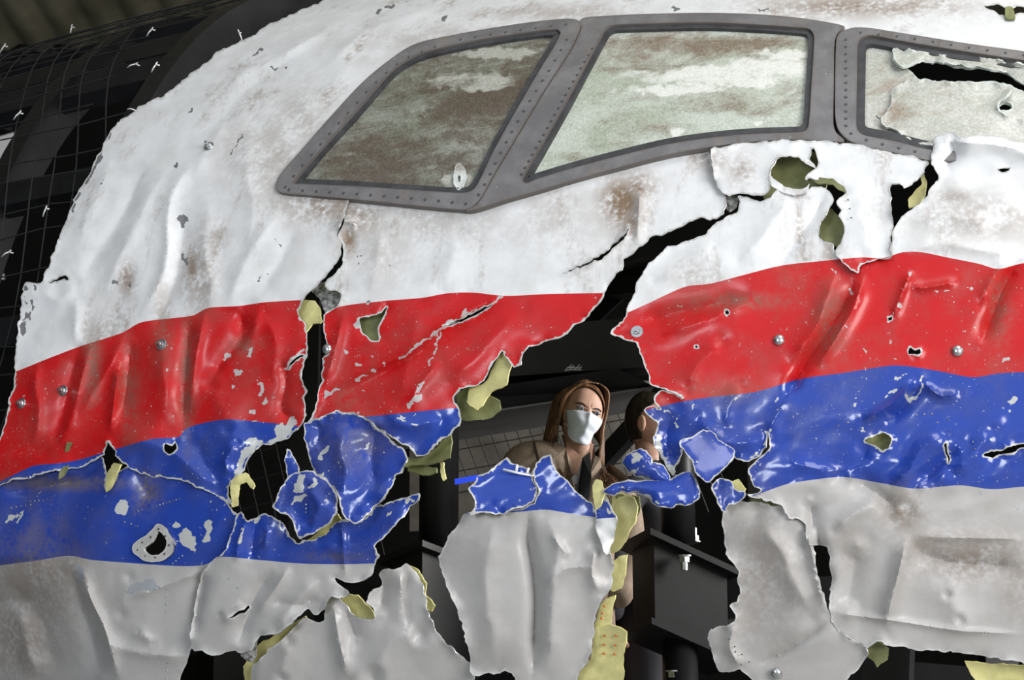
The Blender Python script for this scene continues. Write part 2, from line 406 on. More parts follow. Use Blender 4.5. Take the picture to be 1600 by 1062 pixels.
def crumple(x, y):
    D = np.zeros(x.shape)
    for p, w, a in _CR:
        m = (x > p[:, 0].min() - 3 * w) & (x < p[:, 0].max() + 3 * w) & (y > p[:, 1].min() - 3 * w) & (y < p[:, 1].max() + 3 * w)
        if not m.any(): continue
        q = catmull(p, False, 14)
        xx = x[m] + (vn(x[m], y[m], 29, 4) - .5) * w * .2; yy = y[m] + (vn(x[m], y[m], 29, 5) - .5) * w * .2
        d = dist_lines(xx, yy, [q])
        # the fold dies out at both ends
        L = np.hypot(*(q[-1] - q[0])) + 1e-6
        e = np.minimum(np.hypot(xx - q[0][0], yy - q[0][1]), np.hypot(xx - q[-1][0], yy - q[-1][1]))
        D[m] += a * 1.35 * np.exp(-np.abs(d / w) ** 1.25) * np.clip(e / (0.22 * L), 0.1, 1)
    # the lower left corner is bent inward along one sharp fold
    fx = np.interp(y, [860, 880, 930, 985, 1060, 1200], [122, 124, 138, 160, 186, 230])
    D -= 0.0011 * np.clip(fx - x, 0, 200) * np.clip((y - 868) / 70., 0, 1)
    return D

def wgt(x, y):
    """how crushed the skin is: calm by the windows, worst in the blue"""
    w = 0.55 + 0.6 * np.exp(-((y - 720) / 110.) ** 2) + 0.35 * np.exp(-((x - 230) / 200.) ** 2)
    return w * np.clip((y + 40) / 160., 0.35, 1)

def facet(x, y, s, seed=0):
    """noise that is flat between straight folds, as in crushed sheet"""
    wx = x + (vn(x, y, s * 1.7, seed + 7) - .5) * s * 0.9; wy = y + (vn(x, y, s * 1.7, seed + 8) - .5) * s * 0.9
    u = wx / s + 0.577 * wy / s + seed * 13.7 + 400; v = 1.1547 * wy / s + seed * 5.3 + 400
    ui = np.floor(u).astype(int); vi = np.floor(v).astype(int); fu = u - ui; fv = v - vi
    g = lambda a, b: _tab[a % 256, b % 256]
    lo = g(ui, vi) * (1 - fu - fv) + g(ui + 1, vi) * fu + g(ui, vi + 1) * fv
    hi = g(ui + 1, vi + 1) * (fu + fv - 1) + g(ui, vi + 1) * (1 - fu) + g(ui + 1, vi) * (1 - fv)
    return np.where(fu + fv < 1, lo, hi)

def base_dent(x, y, seed):
    # long ripples that run down to the left, and irregular buckles
    u = x * 0.90 + y * 0.43; v = -x * 0.43 + y * 0.90
    left = 1 / (1 + np.exp((x - 430) / 50.))
    D = 0.026 * left * (vn(u, v * 0.25, 58, 21) - .5) + 0.008 * left * (vn(u, v * 0.3, 24, 22) - .5)
    calm = 1 - 0.5 * np.clip((y - 840) / 60., 0, 1)
    blue = np.exp(-((y - 730) / 90.) ** 2)
    D += calm * wgt(x, y) * (0.020 * (vn(x, y, 170, seed) - .5) + 0.019 * (facet(x, y, 110, seed + 1) - .5) + 0.008 * (0.4 + blue) * (facet(x, y, 38, seed + 2) - .5) + 0.0028 * blue * (facet(x, y, 15, seed + 3) - .5))
    return D

# wear and mud with a place of their own:  lines (points, half width) and blobs (x, y, rx, ry)
WEAR_LINES = [
 ([(785,464),(735,486),(690,513),(640,549),(560,590),(505,622)], 2.6), ([(655,590),(648,620),(640,640)], 4), ([(668,570),(655,615)], 2), ([(690,520),(668,580),(660,600)], 2),
 ([(470,548),(438,580)], 2.4), ([(405,590),(408,620),(415,630)], 3.4), ([(360,540),(352,560)], 4), ([(380,560),(392,545)], 3), ([(390,660),(420,655),(440,640)], 2),
 ([(455,655),(440,685),(425,692)], 6), ([(405,690),(385,705),(372,735)], 6), ([(418,428),(400,440)], 1.4), ([(310,150),(290,185)], 1.8), ([(378,210),(350,255)], 1.6), ([(285,340),(290,352)], 6), ([(285,395),(292,410)], 3),
 ([(38,450),(40,490),(35,520)], 5), ([(55,450),(52,480),(40,520)], 2.5), ([(72,420),(78,405)], 3), ([(165,215),(148,262),(120,310)], 3.2), ([(175,205),(168,225)], 2), ([(340,80),(365,68)], 4), ([(435,64),(405,80),(360,110)], 1.4), ([(615,5),(590,18)], 3), ([(700,20),(690,30)], 2),
 ([(1422,430),(1410,460),(1398,485)], 4), ([(1432,440),(1412,470)], 2), ([(1440,452),(1500,452),(1515,448)], 1.6), ([(1300,420),(1318,445),(1330,460)], 1.8), ([(1485,462),(1492,470),(1500,478)], 1.6), ([(1360,560),(1320,510)], 1.2),
 ([(1215,640),(1225,630),(1232,638)], 2.4), ([(1200,672),(1196,690),(1186,708),(1165,718)], 2.2), ([(1440,588),(1438,612),(1425,620)], 1.8), ([(1330,655),(1340,625),(1318,600)], 1.2), ([(1575,640),(1590,620)], 3), ([(1380,620),(1400,605)], 2),
 ([(1090,620),(1078,645),(1085,665),(1075,680)], 2), ([(1040,640),(1060,650),(1055,665)], 2.4), ([(1030,700),(1040,720),(1050,740)], 5), ([(985,718),(1000,712),(1012,720)], 5), ([(20,800),(0,830)], 3), ([(45,790),(10,840)], 2.6), ([(30,800),(5,815)], 2),
 ([(620,650),(650,665),(665,668)], 1.6), ([(560,645),(580,658),(592,670)], 2), ([(600,640),(595,620),(600,600)], 2.4), ([(588,690),(560,705)], 1.4), ([(500,745),(470,775),(455,790)], 4), ([(520,690),(505,705),(498,715)], 3), ([(355,905),(372,915)], 1.2),
 ([(1030,790),(1000,770),(970,757)], 2), ([(1060,760),(1080,750)], 3), ([(630,790),(645,778)], 4), ([(605,810),(615,800)], 3), ([(430,800),(440,830)], 3), ([(395,825),(410,800)], 3.4), ([(375,850),(380,830)], 2.4),
 ([(945,770),(950,800)], 4), ([(1350,670),(1345,690)], 2), ([(1560,800),(1600,792)], 1.6), ([(1415,850),(1424,868)], 1.4), ([(1400,590),(1418,583)], 1.6),
 ([(545,88),(560,84)], 1.7), ([(556,94),(568,93)], 1.7), ([(437,166),(445,168)], 1.7), ([(424,106),(445,105)], 1.7), ([(430,375),(440,382)], 1.7), ([(553,405),(562,398)], 1.7), ([(545,420),(556,410)], 1.7), ([(604,426),(610,412)], 1.7), ([(690,395),(694,402)], 1.7), ([(688,26),(700,20)], 1.7), ([(272,268),(276,255)], 1.7), ([(205,432),(200,445)], 1.7), ([(176,446),(180,440)], 1.7), ([(160,280),(150,300)], 1.7), ([(110,330),(118,312)], 1.7), ([(385,115),(395,108)], 1.7), ([(1450,90),(1470,92)], 1.7), ([(1045,10),(1060,14)], 1.7), ([(1180,16),(1200,12)], 1.7),
]
WEAR_BLOBS = [(285,345,7,12), (370,583,8,7), (363,607,6,3), (395,645,9,4), (402,690,18,5), (190,795,9,11), (328,820,7,10), (322,842,6,8), (278,820,8,6), (290,838,10,13), (300,850,6,12), (272,845,5,8), (440,675,8,14),
 (230,915,24,7), (205,922,14,4), (125,895,7,12), (610,910,4,3), (1213,622,3,4), (1423,621,6,4), (1050,618,8,3), (1028,690,5,18), (995,712,9,5), (990,735,6,5), (650,622,6,5), (545,470,3,3), (575,470,4,3), (540,548,4,5), (560,570,5,4), (465,760,8,8), (470,745,7,5),
 (40,620,3,3), (1570,560,5,2), (1378,690,6,10), (1530,770,4,3), (560,505,5,8),
 (1080,118,110,13), (1200,110,66,18), (1040,140,90,7), (1150,128,90,10), (1060,206,10,9), (1185,195,12,4), (1230,85,40,10), (735,128,70,14), (712,284,24,16), (780,84,70,9)]
DIRT = [(500,320,60,26,.9), (560,335,40,34,.8), (545,375,14,26,1.), (310,430,28,50,.7), (300,420,9,40,.9), (330,375,24,30,.5), (198,435,12,26,.9), (970,315,30,36,1.2), (1000,290,26,20,1.), (985,350,14,24,.9), (1340,10,150,16,.9), (1220,30,90,10,.6), (900,262,30,16,.5),
 (870,20,120,14,.5), (1540,340,90,34,.6), (1490,310,34,14,.6), (1160,265,20,22,.7), (1110,250,28,18,.7), (1240,430,30,20,.3), (1080,430,30,22,.5), (1150,470,70,12,.8), (1300,500,22,60,.6), (1560,480,16,60,.6), (1410,800,34,30,.8), (1520,870,90,40,.7), (1450,850,40,18,.6), (1590,900,30,60,.5),
 (60,900,70,90,.6), (30,1000,60,70,.6), (228,770,18,26,.9), (100,755,90,10,.9), (145,570,12,60,.8), (200,600,14,80,.6), (292,590,9,90,.9), (380,540,30,14,.6), (110,880,20,40,.6), (640,860,40,30,.3), (700,350,120,34,.32), (860,340,70,50,.28), (430,250,60,70,.45), (470,190,50,50,.4), (380,230,40,40,.35), (600,400,40,50,.35),
 (1190,900,60,100,.45), (540,620,20,20,.5), (520,870,40,8,.5), (700,60,120,20,.4), (1330,860,40,40,.3), (255,505,14,60,.6), (560,690,50,40,.5), (1130,610,60,20,.4),
 (1060,72,130,20,1.2), (1000,92,60,20,1.1), (1190,66,60,13,1.), (1150,165,90,22,.5), (1010,190,60,18,.4), (1235,155,40,30,.4), (960,130,30,30,.3),
 (600,260,90,40,.7), (770,150,90,40,.8), (640,225,60,20,.5), (700,200,60,20,.4), (690,100,90,16,.3), (1395,165,26,34,.7), (1385,205,20,14,.6), (1420,110,14,14,.5)]

def masks(x, y):
    d = np.zeros(x.shape); wv = np.zeros(x.shape)
    for bx, by, rx, ry, s in DIRT:
        d = np.maximum(d, s * np.exp(-(((x - bx) / rx) ** 2 + ((y - by) / ry) ** 2) * 0.8))
    wx = x + (vn(x, y, 8, 71) - .5) * 9; wy = y + (vn(x, y, 8, 72) - .5) * 9
    for bx, by, rx, ry in WEAR_BLOBS:
        wv = np.maximum(wv, np.clip(1.35 - 0.85 * (((wx - bx) / rx) ** 2 + ((wy - by) / ry) ** 2), 0, 1))
    for p, w in WEAR_LINES:
        q = np.array(p, float)
        m = (x > q[:, 0].min() - 12) & (x < q[:, 0].max() + 12) & (y > q[:, 1].min() - 12) & (y < q[:, 1].max() + 12)
        if m.any(): wv[m] = np.maximum(wv[m], np.clip(1.35 - dist_lines(wx[m], wy[m], [q]) / w, 0, 1) * np.clip(2.6 * vn(x[m], y[m], 11, 77) - .55, 0, 1))
    return d, wv

NO_LINE = [(-400, 5000), (2200, 5000)]
def frag(name, poly, bands, holes=(), off=0.0, tilt=(0, 0), bend=(0, 0), step=5.5, jag=1.0, seed=1, dents=1.0, creases=1.0, mats=('white', 'red', 'blue', 'grey'),
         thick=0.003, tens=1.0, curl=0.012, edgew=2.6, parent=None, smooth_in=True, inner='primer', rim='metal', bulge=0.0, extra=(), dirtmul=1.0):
    """a piece of sheet on the fuselage. bands: up to three lines that part the paints; off: metres out of the skin; tilt: metres per 100 px"""
    rnd = np.random.RandomState(seed * 7 + 1)
    low = 2.4 * min(jag, 1.0)
    tear = lambda L: L + low * np.stack([vn(L[:, 0], L[:, 1], 13, 91) + .6 * vn(L[:, 0], L[:, 1], 7, 93) - .8, vn(L[:, 0], L[:, 1], 13, 92) + .6 * vn(L[:, 0], L[:, 1], 7, 94) - .8], 1) * 2
    outer = tear(catmull(poly, True, min(step, 4.5), jag * .7, rnd, tens)); hs = [tear(catmull(h, True, step * 0.7, jag * 0.6, rnd)) for h in holes]
    x0, y0 = outer.min(0); x1, y1 = outer.max(0)
    gx, gy = np.meshgrid(np.arange(x0, x1, step), np.arange(y0, y1, step * 0.87))
    gx = gx + (np.arange(gx.shape[0]) % 2)[:, None] * step / 2
    gx = (gx + (rnd.rand(*gx.shape) - .5) * step * .25).ravel(); gy = (gy + (rnd.rand(*gy.shape) - .5) * step * .25).ravel()
    ex = [np.array((gx, gy)).T]
    for p, w in WEAR_LINES:
        q = np.array(p, float)
        if q[:, 0].max() < x0 or q[:, 0].min() > x1 or q[:, 1].max() < y0 or q[:, 1].min() > y1: continue
        c = catmull(p, False, 4.0); t = np.gradient(c, axis=0); t /= np.linalg.norm(t, axis=1)[:, None] + 1e-9
        nn = np.stack([-t[:, 1], t[:, 0]], 1)
        ex += [c, c + nn * w * 1.1, c - nn * w * 1.1]
    if creases:
        for q, w, a in _CR:
            if q[:, 0].max() < x0 or q[:, 0].min() > x1 or q[:, 1].max() < y0 or q[:, 1].min() > y1: continue
            ex.append(catmull(q, False, 4.5))
    g = np.concatenate(ex); gx, gy = g[:, 0], g[:, 1]
    ok = inside(gx, gy, outer)
    for h in hs: ok &= ~inside(gx, gy, h)
    gx, gy = gx[ok], gy[ok]
    dd = dist_lines(gx, gy, [outer] + hs, True)
    ok = dd > step * 0.45; gx, gy = gx[ok], gy[ok]
    pts = [Vector((a, b)) for a, b in outer]; edges = [(i, (i + 1) % len(outer)) for i in range(len(outer))]
    for h in hs:
        k = len(pts); pts += [Vector((a, b)) for a, b in h]; edges += [(k + i, k + (i + 1) % len(h)) for i in range(len(h))]
    blines = []
    for L in bands:
        c = catmull(L, False, 6.0); blines.append(c)
        if c[:, 1].min() > 3000: continue
        kx = c[(c[:, 0] > x0 - 30) & (c[:, 0] < x1 + 30) & (c[:, 1] > y0 - 60) & (c[:, 1] < y1 + 60)]
        if len(kx) < 2: continue
        k = len(pts); pts += [Vector((a, b)) for a, b in kx]; edges += [(k + i, k + i + 1) for i in range(len(kx) - 1)]
    pts += [Vector((a, b)) for a, b in zip(gx, gy)]
    vo, eo, fo, _, _, _ = delaunay_2d_cdt(pts, edges, [], 0, 1e-4)
    vx = np.array([v.x for v in vo]); vy = np.array([v.y for v in vo]); F = np.array([f for f in fo if len(f) == 3])
    cx = vx[F].mean(1); cy = vy[F].mean(1)
    ok = inside(cx, cy, outer)
    for h in hs: ok &= ~inside(cx, cy, h)
    F = F[ok]; cx, cy = cx[ok], cy[ok]
    mi = np.zeros(len(F), int)
    for c in blines: mi += (cy > np.interp(cx, c[:, 0], c[:, 1])).astype(int)
    used = np.unique(F); remap = -np.ones(len(vx), int); remap[used] = np.arange(len(used)); F = remap[F]; vx, vy = vx[used], vy[used]
    # outward = towards the viewer
    a2 = (vx[F[:, 1]] - vx[F[:, 0]]) * (vy[F[:, 2]] - vy[F[:, 0]]) - (vx[F[:, 2]] - vx[F[:, 0]]) * (vy[F[:, 1]] - vy[F[:, 0]])
    F[a2 > 0] = F[a2 > 0][:, ::-1]
    de = dist_lines(vx, vy, [outer] + hs, True)
    mx, my = outer.mean(0)
    D = off + tilt[0] * (vx - mx) / 100 + tilt[1] * (vy - my) / 100 + bend[0] * ((vx - mx) / 100) ** 2 + bend[1] * ((vy - my) / 100) ** 2
    if dents: D = D + dents * base_dent(vx, vy, seed + 30)
    if creases: D = D + creases * crumple(vx, vy)
    if curl: D = D + curl * np.exp(-de / 6.0) * (1.5 * vn(vx, vy, 34, seed + 60) + 0.9 * vn(vx, vy, 13, seed + 61) - 1.0)
    if bulge:
        r = de / max(de.max(), 1); D = D + bulge * np.sqrt(np.clip(r * (2 - r), 0, 1))
    t = depth(vx, vy) - D
    p = CAM + rays(vx, vy) * t[:, None]
    order = [M[k] for k in mats]
    n = len(order)
    o = mesh_obj(name, p, F.tolist(), order + [M[inner]] * n + [M[rim]] * n, parent, True, mi.tolist())
    me = o.data
    dm, wv = masks(vx, vy)
    for key, val in (('dirt', dm * dirtmul), ('wear', wv), ('edge', np.clip(1.25 - de / (edgew * (0.12 + 1.35 * vn(vx, vy, 21, seed + 5) ** 1.3)), 0, 1) if edgew else de * 0)):
        at = me.attributes.new(key, 'FLOAT', 'POINT'); at.data.foreach_set('value', val.astype(np.float32))
    if thick:
        md = o.modifiers.new('sheet', 'SOLIDIFY'); md.thickness = thick; md.offset = -1; md.material_offset = n; md.material_offset_rim = 2 * n
        md.use_even_offset = False
        es = o.modifiers.new('crisp_edge', 'EDGE_SPLIT'); es.split_angle = math.radians(50); es.use_edge_sharp = False
    return o

# ------------------------------------------------------------------ the torn skin
FR_TOP = [(430,292),(438,272),(470,235),(520,178),(570,125),(620,85),(650,68),(690,58),(760,45),(840,33),(905,28),(940,25),(1000,22),(1100,20),(1180,22),(1250,28),(1310,38),(1400,52),(1500,66),(1600,80),(1760,105)]
FR_BOT = [(1450,249),(1400,238),(1350,227),(1310,222),(1250,218),(1180,221),(1120,228),(1050,240),(980,258),(900,280),(840,298),(790,312),(750,325),(725,328),(690,325),(620,318),(540,310),(470,304),(440,301)]
up7 = lambda L, d: [(a, b + d) for a, b in L]

L1_A = [(-60,608),(25,580),(70,562),(125,541),(190,520),(222,503),(300,493),(325,481),(372,478),(415,472),(480,468),(560,462)]
L2_A = [(-80,790),(0,752),(50,728),(62,726),(110,721),(165,706),(235,686),(280,682),(290,669),(330,658),(360,655),(420,660),(475,666),(520,660)]
L1_C = [(440,500),(505,492),(530,479),(600,470),(660,465),(700,458),(740,457),(790,462),(860,459),(1000,457)]
L2_C = [(440,676),(475,668),(520,656),(600,648),(680,640),(760,634)]
L3_B = [(-160,905),(0,883),(60,875),(108,868),(140,874),(200,879),(280,884),(320,882),(345,870),(400,874),(470,880),(540,881),(580,880),(700,875)]
L3_G = [(700,806),(728,803),(800,800),(835,797),(855,796),(880,800),(932,808),(960,812)]
L1_R = [(930,500),(975,490),(1010,475),(1070,448),(1110,443),(1160,430),(1220,415),(1280,408),(1345,402),(1380,403),(1410,394),(1440,394),(1480,402),(1530,412),(1560,420),(1600,411),(1760,400)]
L2_R = [(960,650),(1022,637),(1060,628),(1110,620),(1180,612),(1250,592),(1320,582),(1390,571),(1420,572),(1470,580),(1520,589),(1560,583),(1600,581),(1760,575)]
L3_R = [(1100,790),(1160,780),(1190,770),(1230,756),(1280,748),(1320,745),(1380,755),(1430,763),(1500,758),(1550,764),(1600,760),(1760,755)]

skin_left = frag('fuselage_fragment', [(-30,765),(-12,720),(8,660),(20,600),(25,560),(30,500),(35,455),(40,443),(65,437),(85,385),(100,345),(120,305),(140,270),(160,228),(175,203),(200,180),(230,160),(265,142),(300,115),(340,82),(380,62),(440,30),(505,0),(560,-60),(640,-150),(1000,-170),(1760,-170),(1760,113)]
    + [(a + (6 if a < 650 else 0), b + (8 if a > 560 else 5)) for a, b in FR_TOP[::-1][1:]] + [(446,296),(470,299),(542,305),(540,335),(528,358),(533,378),(532,397),(522,416),(505,436),(490,451),(478,463),(470,480),(467,492),(476,510),(482,540),(478,556),(471,576),(476,602),(477,632),(474,660),(456,680),(440,690),(412,697),(392,712),(378,738),(362,750),(358,770),(364,790),(340,774),(310,761),(288,752),(262,747),(225,741),(200,730),(184,713),(170,692),(164,712),(150,718),(110,732),(60,742),(10,755)],
    [L1_A, L2_A, NO_LINE], off=0.012, seed=1, holes=[[(1537,8),(1548,10),(1556,6),(1575,12),(1600,10),(1640,14),(1640,24),(1600,21),(1576,24),(1560,22),(1548,16)], [(74,440),(86,436),(100,432),(107,437),(98,436),(84,440)], [(448,574),(460,561),(472,551),(473,554),(462,564)], [(258,692),(268,694),(274,690),(273,702),(266,708),(260,704)]], curl=0.010, edgew=1.0, thick=0.002)
tag(skin_left, 'large crumpled panel, white over red with a torn blue hem, wrapping over all three windows', 'fuselage fragment', 'torn fuselage skin pieces')

skin_mid = frag('fuselage_fragment', [(542,304)] + up7(FR_BOT[::-1][3:], -6)[:-4] + [(1112,226),(1110,255),(1120,280),(1130,300),(1133,318),(1125,336),(1110,343),(1090,341),(1070,352),(1045,364),(1020,369),(1009,380),(997,388),(990,396),(976,404),(969,422),(955,440),(945,456),(930,480),(915,500),(897,510),(885,520),(870,529),(855,533),(840,538),(825,546),(815,556),(814,571),(804,573),(790,560),(783,550),(776,560),(765,575),(752,600),(738,604),(716,609),(711,624),(717,640),(719,660),(700,679),(675,700),(657,713),(645,703),(630,691),(606,681),(594,671),(580,660),(556,647),(516,649),(477,669),(484,655),(495,630),(500,600),(505,565),(511,545),(507,520),(508,492),(522,480),(532,462),(530,455),(512,452),(508,443),(522,430),(533,412),(537,390),(530,365),(538,342)],
    [L1_C, L2_C, NO_LINE], off=0.0, seed=2, holes=[[(880,426),(920,409),(950,389),(974,366),(984,352),(978,368),(953,393),(922,413)], [(695,511),(735,489),(770,475),(738,493)], [(561,498),(575,496),(588,492),(603,479),(597,498),(589,512),(591,530),(579,529),(566,516)]], curl=0.014)
tag(skin_mid, 'white and red panel below the two muddy windows, with a long diagonal scratch', 'fuselage fragment', 'torn fuselage skin pieces')

skin_right = frag('fuselage_fragment', [(955,521),(965,508),(975,495),(985,470),(997,440),(1008,418),(1020,404),(1035,391),(1048,383),(1070,378),(1100,365),(1116,350),(1135,338),(1150,333),(1156,320),(1152,306),(1165,308),(1180,316),(1200,312),(1210,300),(1222,290),(1232,296),(1247,301),(1265,295),(1282,289),(1298,300),(1301,318),(1290,335),(1283,347),(1284,372),(1300,379),(1306,393),(1345,396),(1386,394),(1392,374),(1400,352),(1420,330),(1448,306),(1460,288),(1466,275),(1458,258),(1456,235),(1461,214),(1475,207),(1500,212),(1540,210),(1600,222),(1760,240),
    (1760,1060),(1600,1035),(1560,1028),(1500,1020),(1440,1015),(1400,1011),(1375,1004),(1360,1008),(1345,1010),(1325,998),(1310,985),(1299,966),(1296,930),(1298,900),(1296,870),(1290,851),(1275,853),(1262,845),(1259,820),(1247,812),(1232,810),(1215,786),(1190,778),(1168,772),(1190,766),(1176,756),(1168,736),(1180,720),(1196,705),(1202,688),(1199,676),(1196,694),(1186,712),(1166,722),(1148,716),(1120,700),(1090,690),(1070,700),(1058,722),(1050,742),(1036,716),(1024,700),(1021,682),(1029,661),(1018,655),(1008,640),(1022,634),(1030,640),(1022,626),(1028,611),(1042,613),(1066,621),(1046,614),(1030,605),(1018,600),(1010,580),(1003,556),(990,535),(975,531)],
    [L1_R, L2_R, L3_R], off=0.02, seed=3, curl=0.014,
    holes=[[(1086,541),(1090,541),(1091,546),(1087,546)], [(1133,486),(1138,485),(1139,491),(1134,492)], [(1389,494),(1394,493),(1395,498),(1390,499)], [(1418,548),(1424,543),(1430,546),(1436,542),(1437,552),(1428,555),(1420,555)],
           [(1352,688),(1368,682),(1380,678),(1392,684),(1391,697),(1380,704),(1370,698)], [(1535,708),(1548,705),(1565,704),(1580,697),(1610,690),(1640,690),(1640,696),(1600,699),(1580,707),(1562,711),(1545,713)], [(1560,266),(1570,261),(1578,263),(1570,268)], [(1478,692),(1481,690),(1482,724),(1479,724)]])
tag(skin_right, 'largest white, red and blue panel with grey lower edge, beneath the shattered windscreen', 'fuselage fragment', 'torn fuselage skin pieces')

skin_strip = frag('fuselage_fragment', [(1113,231)] + [(1180,222),(1250,219),(1310,223),(1350,228),(1400,239),(1450,251),(1444,265),(1428,288),(1418,295),(1405,288),(1392,290),(1393,325),(1396,355),(1390,372),(1392,388),(1389,402),(1370,407),(1348,414),(1338,429),(1324,414),(1305,399),(1307,390),(1313,378),(1318,360),(1317,345),(1312,336),(1316,326),(1308,316),(1320,305),(1315,292),(1300,283),(1275,280),(1258,279),(1266,268),(1274,262),(1279,250),(1272,232),(1266,246),(1274,262),(1262,256),(1245,247),(1220,248),(1207,256),(1203,268),(1205,285),(1200,300),(1190,305),(1160,302),(1145,304),(1130,305),(1120,290),(1117,275),(1112,255)],
    [L1_R, NO_LINE, NO_LINE], off=0.030, seed=4, dents=0.8, holes=[], curl=0.016)
tag(skin_strip, 'ragged white strip hanging under the window sill like a letter T', 'fuselage fragment', 'torn fuselage skin pieces')

skin_low_left = frag('fuselage_fragment', [(-140,785),(0,745),(60,732),(115,724),(158,712),(168,762),(176,752),(184,738),(200,727),(230,733),(265,739),(290,744),(318,757),(345,776),(368,800),(388,812),(398,826),(385,850),(352,868),(338,878),(330,905),(318,950),(306,1000),(292,1030),(282,1064),(280,1180),(-160,1180)],
    [[(-200, -50), (2000, -50)], [(-200, -40), (2000, -40)], L3_B], off=0.0, seed=5, holes=[[(247,827),(256,833),(262,846),(260,858),(248,868),(236,869),(224,862),(224,855),(236,846),(241,836)]], curl=0.006, edgew=0.7, thick=0.002)
tag(skin_low_left, 'blue and grey panel with the teardrop port, at lower left', 'fuselage fragment', 'torn fuselage skin pieces')

skin_low_mid = frag('fuselage_fragment', [(372,800),(390,812),(402,806),(412,800),(422,808),(438,812),(452,838),(466,846),(500,838),(528,816),(545,812),(562,812),(590,792),(618,780),(642,774),(656,770),(651,784),(630,806),(614,824),(600,840),(586,850),(591,868),(585,886),(572,905),(548,912),(530,905),(522,902),(528,912),(542,924),(528,934),(514,934),(505,952),(494,962),(480,950),(468,960),(440,984),(406,996),(392,1014),(376,1021),(362,1016),(330,1022),(300,1012),(297,1000),(304,950),(314,905),(330,874),(345,868),(360,840)],
    [[(-200, -50), (2000, -50)], [(-200, -40), (2000, -40)], L3_B], off=0.04, seed=6, curl=0.022, tilt=(0, 0.006), holes=[[(355,967),(372,957),(390,945),(391,949),(374,961)]])
tag(skin_low_mid, 'blue and grey piece with a jagged hem, overlapping the teardrop port panel', 'fuselage fragment', 'torn fuselage skin pieces')

BL = [[(-200, -50), (2000, -50)], [(-200, -40), (2000, -40)], NO_LINE]
skin_flap = frag('skin_scrap', [(475,664),(495,654),(515,645),(540,643),(557,646),(580,659),(592,671),(606,684),(626,697),(635,712),(630,735),(618,746),(610,765),(592,788),(572,805),(556,818),(544,812),(532,790),(522,765),(506,748),(492,738),(485,722),(478,700)],
    BL, off=0.07, tilt=(0.02, 0.03), seed=7, curl=0.03, dents=1.4)
tag(skin_flap, 'bowed blue scrap with a diamond shaped glint, hanging below the red centre panel', 'skin fragment', 'loose blue scraps')
skin_lens = frag('skin_scrap', [(428,795),(436,768),(448,748),(470,737),(486,734),(500,744),(520,760),(527,790),(526,806),(497,830),(466,841),(460,826),(450,806)],
    BL, off=0.085, tilt=(0.03, 0.01), seed=8, curl=0.03, dents=1.5)
tag(skin_lens, 'dark blue scuffed scrap shaped like a shell, left of the bowed one', 'skin fragment', 'loose blue scraps')
s = frag('skin_scrap', [(449,748),(446,722),(451,704),(459,711),(466,730),(462,750)], BL, off=0.02, seed=9, curl=0.01, step=4)
tag(s, 'thin upright blue sliver in the dark gap beside the red panel', 'skin fragment', 'loose blue scraps')
s = frag('skin_scrap', [(734,766),(744,748),(764,735),(790,714),(800,722),(826,736),(838,758),(839,776),(826,788),(802,796),(780,804),(752,800),(736,804),(741,788)], BL, off=0.05, tilt=(-0.02, 0.04), seed=10, curl=0.02)
tag(s, 'crumpled blue scrap with a blue strap, below the woman\'s shoulder', 'skin fragment', 'loose blue scraps')
scrap_strap = s
s = frag('skin_scrap', [(972,720),(980,708),(997,701),(1015,707),(1022,720),(1036,727),(1046,745),(1050,760),(1030,756),(1008,748),(990,740),(978,732)], BL, off=0.08, tilt=(0.02, -0.03), seed=11, curl=0.02, bulge=0.03, step=4)
tag(s, 'small blue curl with white scuffs, right of the woman', 'skin fragment', 'loose blue scraps')
s = frag('skin_scrap', [(941,768),(955,756),(980,749),(1010,750),(1040,749),(1060,742),(1076,735),(1086,746),(1092,770),(1086,785),(1066,790),(1040,793),(1024,790),(1014,780),(998,772),(978,768),(956,773)], BL, off=0.11, tilt=(0.0, 0.05), seed=12, curl=0.02, bulge=0.025, step=4)
tag(s, 'long tongue shaped blue curl under the small scuffed one', 'skin fragment', 'loose blue scraps')
s = frag('skin_scrap', [(1062,692),(1082,680),(1100,671),(1108,672),(1130,690),(1150,706),(1140,724),(1124,738),(1105,753),(1092,742),(1080,718)], BL, off=0.10, tilt=(-0.05, 0.135), seed=13, curl=0.012, dents=0.25, creases=0.3, step=4)
tag(s, 'shiny blue diamond shaped flap bent outward', 'skin fragment', 'loose blue scraps')
s = frag('skin_scrap', [(1113,760),(1125,748),(1140,751),(1150,764),(1166,774),(1152,784),(1137,790),(1131,802),(1121,786)], BL, off=0.03, seed=14, curl=0.02, step=4)
tag(s, 'little frayed blue scrap above the grey flap', 'skin fragment', 'loose blue scraps')

skin_grey_mid = frag('fuselage_fragment', [(384,1180),(392,1062),(396,1040),(420,1015),(450,990),(475,965),(488,971),(505,972),(508,950),(516,928),(526,931),(540,945),(552,960),(580,968),(586,964),(582,950),(574,940),(580,924),(596,914),(595,893),(626,886),(637,880),(650,892),(660,915),(665,940),(672,965),(682,986),(700,1005),(725,1030),(739,1043),(741,1062),(745,1180)],
    [[(-200, -50), (2000, -50)], [(-200, -40), (2000, -40)], [(-200, -30), (2000, -30)]], off=0.0, seed=15, curl=0.02, dents=1.2)
tag(skin_grey_mid, 'plain grey buckled panel with yellow primed edges, lower centre', 'fuselage fragment', 'torn fuselage skin pieces')

